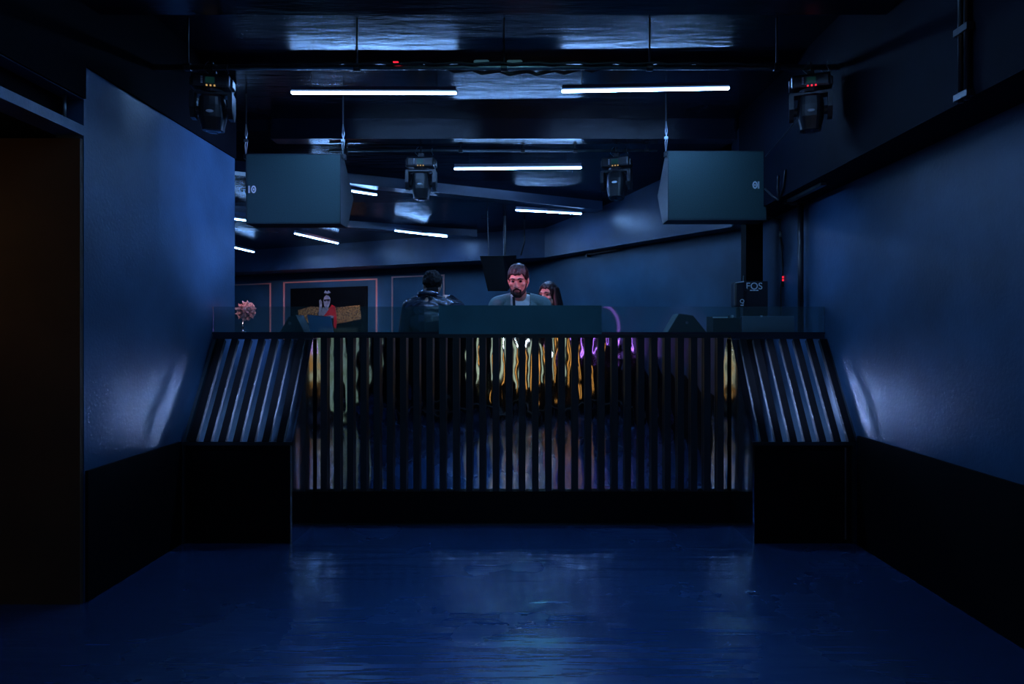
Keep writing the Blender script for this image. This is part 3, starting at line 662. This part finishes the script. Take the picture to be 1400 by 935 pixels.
flat('crest', [(443,400.5), (445,397), (447.5,399), (449.5,397), (452.5,400), (448,401.5)], M_greyf, .003)
def wspk():
    t = thing('wall_speaker', 'black loudspeaker tilted down high in the rear corner behind the bearded man', 'loudspeaker', P(680, 375, 8.2))
    y = 8.0
    fr = [P(656,350,y), P(688,350,y), P(694,398,y), P(667,398,y)]
    bk = [P(676,350,y+.4), P(706,349,y+.4), P(702,386,y+.35), P(680,386,y+.35)]
    def cab(bm):
        f = [bm.verts.new(p) for p in fr]; g = [bm.verts.new(p) for p in bk]
        fs = [bm.faces.new(f), bm.faces.new(g[::-1])]+[bm.faces.new((f[i], g[i], g[(i+1) % 4], f[(i+1) % 4])) for i in range(4)]
        bmesh.ops.recalc_face_normals(bm, faces=fs)
    part('cabinet', cab, M_black, t)
    def gr(bm):
        c = sum(fr, V(0,0,0))/4; prism(bm, [c+(p-c)*.93+V(0,-.004,0) for p in fr], (0, .006, 0))
    part('grille', gr, M_black, t)
    part('bracket', lambda bm: (path(bm, [P(690,352,y+.2), P(690,340,y+.25), V(P(690,0,y+.25).x, y+.25, zceil(y+.25)+.002)], .018, 8), path(bm, [P(668,350,y+.05), V(P(666,0,y).x, y+.05, zceil(y)+.002)], .006, 6)), M_bmetal, t)
    part('cable', lambda bm: path(bm, [P(712,349,y+.4), P(717,330,y+.4), V(P(717,0,y+.4).x, y+.4, zceil(y+.4)+.002)], .01, 6), M_cable, t, True)
wspk()
q0, q1 = on_plane(808, 349, WR, WC), on_plane(848, 343, WR, WC)
wl = thing('wall_lamp', 'short pale batten lamp under the angled rear beam', 'lamp', q0)
dq = (q1-q0); dq.z = 0
nw = Vector((WC[1]-WR[1], -(WC[0]-WR[0]), 0)).normalized(); nw = nw if nw.y < 0 else -nw
part('batten', lambda bm: prism(bm, [q0, q0+dq, q0+dq+V(0,0,.05), q0+V(0,0,.05)], nw*.06), mat('beige_batten', (.3,.22,.16), .5), wl)
part('end_cap', lambda bm: prism(bm, [q0+nw*.0-dq*.06-V(0,0,.02), q0+V(0,0,-.02), q0+V(0,0,.055), q0-dq*.06+V(0,0,.055)], nw*.065), M_bmetal, wl)

# ------------------------------------------------------------------ people
def remeshed(bm, vox, smooth=2):
    me = bpy.data.meshes.new('tmp'); bm.to_mesh(me); bm.free()
    o = bpy.data.objects.new('tmp', me); COL.objects.link(o)
    r = o.modifiers.new('r', 'REMESH'); r.mode = 'VOXEL'; r.voxel_size = vox
    if smooth:
        sm_ = o.modifiers.new('s', 'SMOOTH'); sm_.factor = .5; sm_.iterations = smooth
    dg = bpy.context.evaluated_depsgraph_get(); dg.update()
    out = bpy.data.meshes.new_from_object(o.evaluated_get(dg)); bpy.data.objects.remove(o); bpy.data.meshes.remove(me)
    for p in out.polygons: p.use_smooth = True
    return out
def cap(bm, p, q, r0, r1, seg=12):
    p, q = Vector(p), Vector(q); d = (q-p).normalized(); n = 4; pts, rad = [], []
    for k in range(n+1):
        a = math.pi/2*(1-k/n); pts.append(p-d*r0*math.sin(a)); rad.append(max(.0008, r0*math.cos(a)))
    for k in range(n+1):
        a = math.pi/2*k/n; pts.append(q+d*r1*math.sin(a)); rad.append(max(.0008, r1*math.cos(a)))
    path(bm, pts, 0, seg, rad)
def head_mesh(bm, M, w=1.0, nose=1.0):
    T = lambda p: M @ Vector((p[0]*w, p[1], p[2])); R = M.to_3x3()
    E = lambda c, r: ell(bm, T(c), (r[0]*w, r[1], r[2]), R, 18, 12)
    E((0,.015,.035), (.076,.094,.085)); E((0,-.028,-.03), (.060,.060,.085)); E((0,-.052,-.098), (.036,.034,.027))
    for s_ in (-1, 1):
        cap(bm, T((s_*.058,.008,-.045)), T((s_*.022,-.058,-.098)), .020, .018)
        E((s_*.046,-.058,-.022), (.022,.022,.018)); E((s_*.078,.012,-.006), (.010,.022,.034))
        cap(bm, T((s_*.006,-.086,.027)), T((s_*.050,-.068,.024)), .014, .012); E((s_*.012,-.099,-.036), (.010,.012,.009))
    cap(bm, T((0,-.084,.014)), T((0,-.106,-.030)), .010, .014*nose); cap(bm, T((-.020,-.083,-.062)), T((.020,-.083,-.062)), .008, .008)
    cap(bm, T((-.016,-.083,-.075)), T((.016,-.083,-.075)), .009, .009)
def hand_mesh(bm, wrist, dirv, up, side):
    """palm and five bent fingers; dirv points along the hand, up out of its back, side +1/-1 puts the thumb"""
    d = Vector(dirv).normalized(); u = Vector(up); u = (u-d*u.dot(d)).normalized(); t = d.cross(u)*side
    R = Matrix((t, d, u)).transposed()
    ell(bm, Vector(wrist)+d*.050, (.040, .050, .016), R, 14, 10)
    for k, (off, ln) in enumerate(((-.028, .058), (-.010, .072), (.010, .078), (.028, .070))):
        b = Vector(wrist)+d*.090+t*off; m1 = b+d*ln*.5+u*.004; m2 = m1+d*ln*.32-u*.012; m3 = m2+d*ln*.16-u*.014
        cap(bm, b-d*.015, m1, .0095, .0088, 8); cap(bm, m1, m2, .0088, .008, 8); cap(bm, m2, m3, .008, .0072, 8)
    b = Vector(wrist)+d*.03+t*.034; m1 = b+t*.026+d*.030-u*.004; m2 = m1+d*.030+t*.006-u*.006
    cap(bm, b, m1, .0125, .011, 8); cap(bm, m1, m2, .011, .009, 8)
def J(base, heading, k=1.0):
    T = Matrix.Translation(base) @ Matrix.Rotation(heading, 4, 'Z') @ Matrix.Scale(k, 4)
    return lambda *p: T @ Vector(p)
def torso(bm, j, R, g, wide=1.0, hips=True, k=1.0):
    E = lambda c, r: ell(bm, j(*c), (r[0]*k*wide+g, r[1]*k+g, r[2]*k+g), R, 18, 12)
    if hips: E((0,.01,.97), (.165,.115,.13))
    E((0,.0,1.12), (.145,.10,.16)); E((0,.0,1.30), (.170,.112,.17)); E((0,.012,1.41), (.165,.085,.075))
    for s_ in (-1, 1): cap(bm, j(s_*.04*wide,.015,1.485), j(s_*.175*wide,.012,1.445), .045*k+g, .052*k+g)
def arm(bm, pts, g, k=1.0, hand=True, r=(.054,.044,.030)):
    s_, e_, w_ = pts
    cap(bm, s_, e_, r[0]*k+g, r[1]*k+g); cap(bm, e_, w_, r[1]*k+g, r[2]*k+g)
def legs(bm, j, g, k=1.0):
    for s_ in (-1, 1):
        cap(bm, j(s_*.092,.01,.92), j(s_*.10,-.012,.50), .086*k+g, .056*k+g); cap(bm, j(s_*.10,-.012,.50), j(s_*.105,.02,.095), .054*k+g, .040*k+g)
def shoes(j, parent, k=1.0):
    for s_ in (-1, 1):
        def f(bm): cap(bm, j(s_*.105,.04,.045), j(s_*.115,-.15,.036), .044*k, .035*k); box(bm, *[0]*6) if False else None
        bm = bmesh.new(); f(bm)
        zmin = j(0, 0, 0).z+.001
        for v in bm.verts: v.co.z = max(v.co.z, zmin)
        link('shoe', mesh_from(bm, 'shoe', True), M_shoe, parent)
def hair_cap(M, line, c, r, thick, nz, seed, lo=.86, sub=5):
    bm = bmesh.new(); bmesh.ops.create_icosphere(bm, subdivisions=sub, radius=1)
    for v in bm.verts:
        d_ = v.co.normalized(); p = V(c[0]+d_.x*r[0], c[1]+d_.y*r[1], c[2]+d_.z*r[2])
        h = line(p); n_ = noise.noise(V(d_.x*5+seed, d_.y*5, d_.z*3)); n2 = noise.noise(V(d_.x*16+seed, d_.y*16, d_.z*5))
        t = (p.z+n2*.012-h)/.010; t = max(0, min(1, t)); f = lo+(1+thick+nz*n_+nz*.5*n2-lo)*t
        v.co = M @ V(c[0]+d_.x*r[0]*f, c[1]+d_.y*r[1]*f, c[2]+d_.z*r[2]*f)
    return mesh_from(bm, 'hair', True)
def lerp_line(tab):
    def f(p):
        for (y0, z0), (y1, z1) in zip(tab, tab[1:]):
            if p.y <= y1: return z0+(z1-z0)*max(0, min(1, (p.y-y0)/(y1-y0)))
        return tab[-1][1]
    return f
def face_bits(M, parent, eye_open=True, brow=True):
    T = lambda *p: M @ V(*p)
    for s_ in (-1, 1):
        part('eye', lambda bm: ell(bm, T(s_*.031,-.077,.004), (.014,.009,.008), M.to_3x3(), 12, 8), M_eye, parent, True)
        if brow: part('eyebrow', lambda bm: path(bm, [T(s_*.012,-.098,.026), T(s_*.03,-.096,.032), T(s_*.052,-.080,.026)], .004, 6, [.004,.005,.002]), M_hair, parent, True)
    part('lips', lambda bm: (ell(bm, T(0,-.090,-.0625), (.022,.006,.0055), M.to_3x3()), ell(bm, T(0,-.090,-.074), (.018,.006,.006), M.to_3x3())), M_lip, parent, True)

# --- the bearded man behind the centre panel
d = 5.56
base = V(P(711,0,d).x, d, FB); j = J(base, 0); R = Matrix.Identity(3)
Mh = Matrix.Translation(V(P(708.5,0,5.47).x, 5.47, 1.790)) @ Matrix.Rotation(-.16, 4, 'Z') @ Matrix.Rotation(.30, 4, 'X')
dj = thing('person', 'bearded person in grey-green jacket and white tee looking down behind the counter panel', 'person', base)
arms = [[j(s_*.185,.012,1.440), j(s_*.265,-.05,1.20), j(s_*.17,-.255,1.252)] for s_ in (-1, 1)]
bm = bmesh.new(); head_mesh(bm, Mh); cap(bm, Mh @ V(0,.022,-.06), j(0,.02,1.47), .054, .062)
torso(bm, j, R, 0); legs(bm, j, 0)
for a_, s_ in zip(arms, (-1, 1)):
    arm(bm, a_, 0); hand_mesh(bm, a_[2], (-s_*.15, -1, -.05), (0, 0, 1), -s_)
for s_ in (-1, 1): cap(bm, j(s_*.105,.04,.05), j(s_*.115,-.13,.04), .035, .028)
link('body', remeshed(bm, .0055, 2), M_skin, dj)
face_bits(Mh, dj)
link('hair', hair_cap(Mh, lerp_line([(-.11,.052), (-.062,.050), (-.045,.02), (-.012,-.012), (.02,.012), (.045,-.03), (.11,-.075)]), (0,.015,.035), (.078,.097,.087), .10, .10, 2.0), M_hair, dj)
def beard_region():
    bm = bmesh.new(); T = lambda *p: Mh @ V(*p)
    for s_ in (-1, 1):
        cap(bm, T(s_*.064,-.004,-.035), T(s_*.050,-.04,-.085), .009, .015); cap(bm, T(s_*.050,-.04,-.085), T(s_*.015,-.070,-.112), .016, .021)
        cap(bm, T(s_*.004,-.098,-.050), T(s_*.030,-.084,-.068), .006, .007); cap(bm, T(s_*.030,-.082,-.068), T(s_*.026,-.078,-.098), .008, .014)
    ell(bm, T(0,-.072,-.106), (.034,.028,.026), Mh.to_3x3())
    return remeshed(bm, .005, 1)
link('beard', beard_region(), M_beard, dj)
bm = bmesh.new(); torso(bm, j, R, .006, hips=True); link('tee_shirt', remeshed(bm, .008, 2), M_tee, dj)
bm = bmesh.new(); legs(bm, j, .014); ell(bm, j(0,.01,.95), (.178,.128,.12), R); link('trousers', remeshed(bm, .010, 2), M_trous, dj)
shoes(j, dj)
def jacket(j, arms, mat_, parent, vhalf, g=.020, zlo=.86, wide=1.04, lapel=True, name='jacket'):
    bm = bmesh.new(); torso(bm, j, R0, g, wide); 
    for a_ in arms: arm(bm, [a_[0], a_[1], a_[1].lerp(a_[2], .93)], .016, r=(.058,.050,.040))
    for s_ in (-1, 1): cap(bm, j(s_*.05,.045,1.50), j(s_*.03,.06,1.53), .035, .03)
    me = remeshed(bm, .008, 2)
    Ti = INVJ(j); bm = bmesh.new(); bm.from_mesh(me); kill, lap = [], []
    for f in bm.faces:
        p = Ti @ f.calc_center_median(); n_ = Ti.to_3x3() @ f.normal
        v_ = vhalf(p.z)
        if p.z < zlo+.0 : kill.append(f)
        elif v_ is not None and p.y < .02 and abs(p.x) < v_ : kill.append(f)
        elif lapel and v_ is not None and p.y < -.02 and abs(p.x) < v_+.055*min(1, max(0, (p.z-1.12)/.12)) and p.z > 1.14 and p.z < 1.47: lap.append(f)
    if lap:
        cp = bmesh.ops.duplicate(bm, geom=lap)['geom']; vs = [v for v in cp if isinstance(v, bmesh.types.BMVert)]
        for v in vs: v.co += v.normal*.009
    bmesh.ops.delete(bm, geom=kill, context='FACES')
    bm.to_mesh(me); bm.free()
    o = link(name, me, mat_, parent)
    sd = o.modifiers.new('thick', 'SOLIDIFY'); sd.thickness = .004; sd.offset = -1
    return o
R0 = Matrix.Identity(3)
def INVJ(j):
    o = j(0,0,0); x = j(1,0,0)-o; y = j(0,1,0)-o; z = j(0,0,1)-o
    M = Matrix(((x.x,y.x,z.x,o.x),(x.y,y.y,z.y,o.y),(x.z,y.z,z.z,o.z),(0,0,0,1))); return M.inverted()
jacket(j, arms, M_jacket, dj, lambda z: None if z < .9 else (.012 if z < 1.15 else .012+.068*min(1, (z-1.15)/.30)))
part('strap', lambda bm: prism(bm, [j(-.062,-.135,1.50), j(-.040,-.135,1.50), j(-.034,-.139,1.36), j(-.020,-.139,1.20), j(-.040,-.139,1.20), j(-.056,-.139,1.36)], (0,.004,0)), M_trous, dj)  # dark strip down one side of the jacket opening

# --- the person in the leather jacket, seen from behind
d = 6.35
base = V(P(586,0,d).x, d, FB); h = math.pi-.12; j = J(base, h, 1.015); R = Matrix.Rotation(h, 3, 'Z'); R0 = R
lm = thing('person', 'person with short dark hair in a shiny black leather jacket, seen from behind', 'person', base)
Mh = Matrix.Translation(V(P(590.5,0,d).x, d+.035, 1.815)) @ Matrix.Rotation(h+.25, 4, 'Z') @ Matrix.Rotation(.28, 4, 'X')
arms = [[j(-.180,.012,1.435), j(-.235,-.20,1.440), j(-.12,-.38,1.52)], [j(.18,.012,1.425), j(.235,-.03,1.17), j(.19,-.25,1.10)]]
bm = bmesh.new(); head_mesh(bm, Mh); cap(bm, Mh @ V(0,.022,-.06), j(0,.02,1.47), .054, .062); torso(bm, j, R, 0); legs(bm, j, 0)
for a_, s_ in zip(arms, (-1, 1)):
    arm(bm, a_, 0); dv = (a_[2]-a_[1]).normalized(); hand_mesh(bm, a_[2], dv, (0, 0, 1), s_)
for s_ in (-1, 1): cap(bm, j(s_*.105,.04,.05), j(s_*.115,-.13,.04), .035, .028)
link('body', remeshed(bm, .006, 2), M_skin, lm)
face_bits(Mh, lm)
link('hair', hair_cap(Mh, lerp_line([(-.11,.06), (-.062,.055), (-.045,.02), (-.012,-.005), (.02,.018), (.045,-.05), (.11,-.115)]), (0,.015,.030), (.078,.097,.092), .17, .14, 7.0), M_hair2, lm)
bm = bmesh.new(); legs(bm, j, .014); ell(bm, j(0,.01,.95), (.178,.128,.12), R); link('trousers', remeshed(bm, .010, 2), M_trous, lm)
shoes(j, lm)
hr = [c for c in lm.children if c.name.startswith('hair')][0]
part('nape_hair', lambda bm: ell(bm, Mh @ V(0,.052,-.066), (.058,.040,.050), Mh.to_3x3()), M_hair2, hr, True)
jk = jacket(j, arms, M_leather, lm, lambda z: None if z < .9 or z > 1.6 else (.01 if z < 1.3 else .05), lapel=False, wide=1.0, g=.020)
part('collar', lambda bm: path(bm, [j(math.sin(a)*.080, .018+math.cos(a)*.075, 1.545+.014*math.cos(a)) for a in (x*.3-2.25 for x in range(16))], .026, 8), M_leather, jk, True)
for s_ in (-1, 1): part('shoulder_seam', lambda bm: path(bm, [j(s_*.06,.05,1.545), j(s_*.13,.045,1.528), j(s_*.195,.045,1.490)], .006, 6), mat('seam_leather_%d' % s_, (.10,.13,.17), .3), jk, True)
part('back_seam', lambda bm: path(bm, [j(.0,.128,1.47), j(.0,.150,1.38), j(.0,.152,1.25), j(.0,.148,1.12)], .003, 6), M_leather, jk, True)
part('hem_band', lambda bm: path(bm, [j(math.sin(a)*.205, .008+math.cos(a)*.158, .935) for a in (x*math.pi/12 for x in range(25))], .016, 8), M_leather, jk, True)

# --- the woman behind the bearded man
d = 6.08
base = V(P(752,0,d).x, d, FB); h = -.35; k = .93; j = J(base, h, k); R = Matrix.Rotation(h, 3, 'Z'); R0 = R
wm = thing('person', 'person with long dark hair standing behind the shoulder of the bearded one', 'person', base)
Mh = Matrix.Translation(V(P(749.5,0,6.02).x, 6.02, 1.700)) @ Matrix.Rotation(-.55, 4, 'Z') @ Matrix.Rotation(.12, 4, 'X') @ Matrix.Scale(.93, 4)
arms = [[j(s_*.155,.012,1.43), j(s_*.20,.0,1.14), j(s_*.17,-.10,.90)] for s_ in (-1, 1)]
bm = bmesh.new(); head_mesh(bm, Mh, .93, .85); cap(bm, Mh @ V(0,.022,-.06), j(0,.02,1.46), .044, .050); torso(bm, j, R, 0, .86, True, k); legs(bm, j, 0, k)
for a_, s_ in zip(arms, (-1, 1)):
    arm(bm, a_, 0, .8); hand_mesh(bm, a_[2], (a_[2]-a_[1]), R @ V(s_, 0, .2), s_)
for s_ in (-1, 1): cap(bm, j(s_*.105,.04,.05), j(s_*.115,-.13,.04), .033, .026)
link('body', remeshed(bm, .006, 2), M_skin, wm)
face_bits(Mh, wm)
link('hair', hair_cap(Mh, lerp_line([(-.11,.062), (-.062,.058), (-.048,.0), (-.02,-.10), (.02,-.16), (.11,-.16)]), (0,.015,.030), (.078,.097,.090), .13, .05, 4.0), M_hair, wm)
def long_hair(bm):
    for a in range(-7, 8):
        t = a/7; sx = math.sin(t*2.0)*.086; sy = .03+math.cos(t*2.0)*.085
        p = Mh @ V(sx*.9, sy*.8, .05); q = Mh @ V(sx*1.12, sy*1.05, -.10); r_ = Mh @ V(sx*1.2, sy*1.1+.01, -.25); e_ = Mh @ V(sx*1.05, sy*1.15+.02, -.36+.02*math.cos(a*3))
        cap(bm, p, q, .024, .028); cap(bm, q, r_, .028, .026); cap(bm, r_, e_, .026, .010)
bm = bmesh.new(); long_hair(bm); link('long_hair', remeshed(bm, .007, 1), M_hair, wm)
bm = bmesh.new(); torso(bm, j, R, .010, .88, True, k)
for s_ in (-1, 1): cap(bm, j(s_*.09,.01,.92), j(s_*.10,.0,.50), .11, .13)
for a_ in arms: cap(bm, a_[0], a_[0].lerp(a_[1], .4), .056, .050)
link('dress', remeshed(bm, .009, 2), M_dress, wm)
shoes(j, wm, k)

# ------------------------------------------------------------------ invented bar and added lamps behind the photographer (reflected in the mirror strips)
bc = thing('bar_counter', 'long dark bar counter across the hall, seen in the mirror strips', 'counter', (0, -1.6, 0))
part('front', lambda bm: box(bm, -1.9, 1.9, -1.5, -1.44, 0, 1.02), M_black, bc)  # bar made up to give the strips a dark reflection
part('worktop', lambda bm: box(bm, -1.95, 1.95, -1.9, -1.40, 1.02, 1.06, .004), M_top, bc)
part('foot_rail', lambda bm: path(bm, [(-1.85, -1.34, .18), (1.85, -1.34, .18)], .02, 10), M_steel, bc)
for x in (-1.7, 0, 1.7): part('rail_bracket', lambda bm: box(bm, x-.012, x+.012, -1.45, -1.325, .165, .195), M_steel, bc)
M_amber = mat('amber_glow', (.8,.4,.1), .5, emit=(1.0,.42,.08), emit_s=1.0); M_viol = mat('violet_glow', (.5,.2,.8), .5, emit=(.5,.18,1.0), emit_s=4.0)
M_cream = mat('cream_glow', (.8,.8,.6), .5, emit=(.75,.9,.6), emit_s=.4)
for k, x in enumerate((-.12, .62, .86)):  # lanterns made up for the amber streaks in the strips
    t = thing('amber_lantern', ('shortest', 'middle-sized', 'tallest')[k]+' amber lantern on the floor before the bar counter', 'lantern', (x, -1.0-.1*k, 0))
    y = -1.0-.1*k
    part('base', lambda bm: lathe(bm, [(.06, 0), (.06, .03), (.02, .04)], 16, Matrix.Translation((x, y, 0))), M_bmetal, t)
    part('stem', lambda bm: path(bm, [(x, y, .03), (x, y, .46)], .01, 8), M_bmetal, t)
    part('shade', lambda bm: lathe(bm, [(.02, .45), (.035, .5), (.035, 1.08+.05*k), (.02, 1.12+.05*k)], 16, Matrix.Translation((x, y, 0))), M_amber, t, True)
t = thing('neon_ring', 'violet neon ring sign on the wall behind the bar', 'neon sign', (1.7, YB+.10, 1.3))
part('tube', lambda bm: path(bm, [(1.7+.35*math.cos(a), YB+.10, 1.5+.45*math.sin(a)) for a in (2*math.pi*i/36 for i in range(37))], .025, 8), M_viol, t, True)  # ring made up for violet reflections
for a in (0, 2.1, 4.2): part('bracket', lambda bm: box(bm, 1.7+.35*math.cos(a)-.01, 1.7+.35*math.cos(a)+.01, YB+.001, YB+.10, 1.5+.45*math.sin(a)-.01, 1.5+.45*math.sin(a)+.01), M_bmetal, t)
for sx, lb in ((-1, 'small black downlight hung over the wing by the wide opening'), (1, 'small black downlight hung over the wing by the long wall')):
    t = thing('downlight', lb, 'stage light', (sx*.95, 3.2, 3.07))  # added to bounce light off the wing mirrors
    Mw = Matrix.Translation((sx*.95, 3.2, 3.07)) @ (V(sx*.89, 1.37, -2.07)).to_track_quat('-Z', 'Y').to_matrix().to_4x4()
    part('housing', lambda bm: lathe(bm, [(.045, .012), (.05, .02), (.05, .10), (.03, .12)], 16, Mw), M_plast, t)
    part('lens', lambda bm: lathe(bm, [(.038, .008), (.04, .02)], 16, Mw), M_lens, t)
    part('hanger', lambda bm: path(bm, [Mw @ V(0, 0, .10), (sx*.95, 3.16, ZC)], .008, 8), M_bmetal, t)
t = thing('wash_light', 'twin wash light fixture hung from the hall ceiling over the photographer', 'stage light', WASH)
for q in (0, .3):  # fixture added to go with the wash beams
    Mw = Matrix.Translation((WASH[0]+q, WASH[1]-.03, WASH[2])) @ Matrix.Rotation(math.pi/2+.45, 4, 'X')
    part('housing', lambda bm: lathe(bm, [(.05, .26), (.075, .22), (.082, .03), (.085, .012)], 20, Mw), M_plast, t)
    part('lens', lambda bm: lathe(bm, [(.07, .008), (.072, .03)], 20, Mw), mat('lit_lens_%d' % (q*10), (.8,.8,.8), .3, emit=(.3,.7,1.0), emit_s=1.5), t)
    part('hanger', lambda bm: path(bm, [(WASH[0]+q, WASH[1]-.15, WASH[2]+.06), (WASH[0]+q, WASH[1]-.15, ZC)], .012, 8), M_bmetal, t)
part('bracket', lambda bm: box(bm, WASH[0]-.03, WASH[0]+.33, WASH[1]-.17, WASH[1]-.13, WASH[2]+.12, WASH[2]+.15), M_bmetal, t)
for x, lb in ((.27, 'slim cream lamp panel on a foot between the amber lanterns'), (-.36, 'slim cream lamp panel on a foot beside the shortest amber lantern')):
    t = thing('lamp_panel', lb, 'lamp', (x, -1.15, 0))  # added to put cream reflections in the booth corners
    part('base', lambda bm: box(bm, x-.08, x+.08, -1.23, -1.07, 0, .03), M_bmetal, t)
    part('stem', lambda bm: path(bm, [(x, -1.15, .03), (x, -1.15, .62)], .012, 8), M_bmetal, t)
    part('shade', lambda bm: box(bm, x-.10, x+.10, -1.19, -1.11, .60, 1.26, .01), M_cream, t)
t = thing('drinks_fridge', 'tall lit drinks fridge beyond the wide opening', 'fridge', (-2.85, -.9, 0))
part('cabinet', lambda bm: box(bm, -3.2, -2.5, -1.5, -.92, 0, 1.55), M_bmetal, t)  # made-up fridge, a pale green glow for the end strips
M_fr = mat('fridge_glow', (.6,.8,.6), .3, emit=(.5,.75,.5), emit_s=.13, noise_amt=.6, noise_scale=5)
dd = part('door', lambda bm: box(bm, -3.15, -2.55, -.92, -.90, .15, 1.45), M_fr, t); part('handle', lambda bm: box(bm, -2.62, -2.59, -.90, -.87, .6, 1.1), M_steel, dd)
t = thing('counter_spotlight', 'small bright white spotlight on the bar counter', 'lamp', (-.07, -1.62, 1.06))
part('base', lambda bm: lathe(bm, [(.05, 1.061), (.05, 1.075), (.012, 1.085), (.012, 1.24)], 14, Matrix.Translation((-.07, -1.62, 0))), M_bmetal, t)
part('bulb', lambda bm: ell(bm, (-.07, -1.62, 1.27), (.035, .035, .035)), mat('white_bulb', (.9,.9,.9), .3, emit=(.9,.95,1), emit_s=40), t, True)
# warm lamp of the side room
t = thing('pendant_lamp', 'warm pendant lamp in the side room beyond the wide opening', 'lamp', (-3.6, 2.2, 1.85))
part('cord', lambda bm: path(bm, [(-3.6, 2.2, 2.0), (-3.6, 2.2, ZB-.001)], .006, 6), M_cable, t)
part('shade', lambda bm: lathe(bm, [(.05, 1.78), (.08, 1.84), (.08, 1.96), (.03, 2.02)], 16, Matrix.Translation((-3.6, 2.2, 0))), mat('warm_glow', (.8,.5,.2), .5, emit=(1,.5,.08), emit_s=7), t, True)
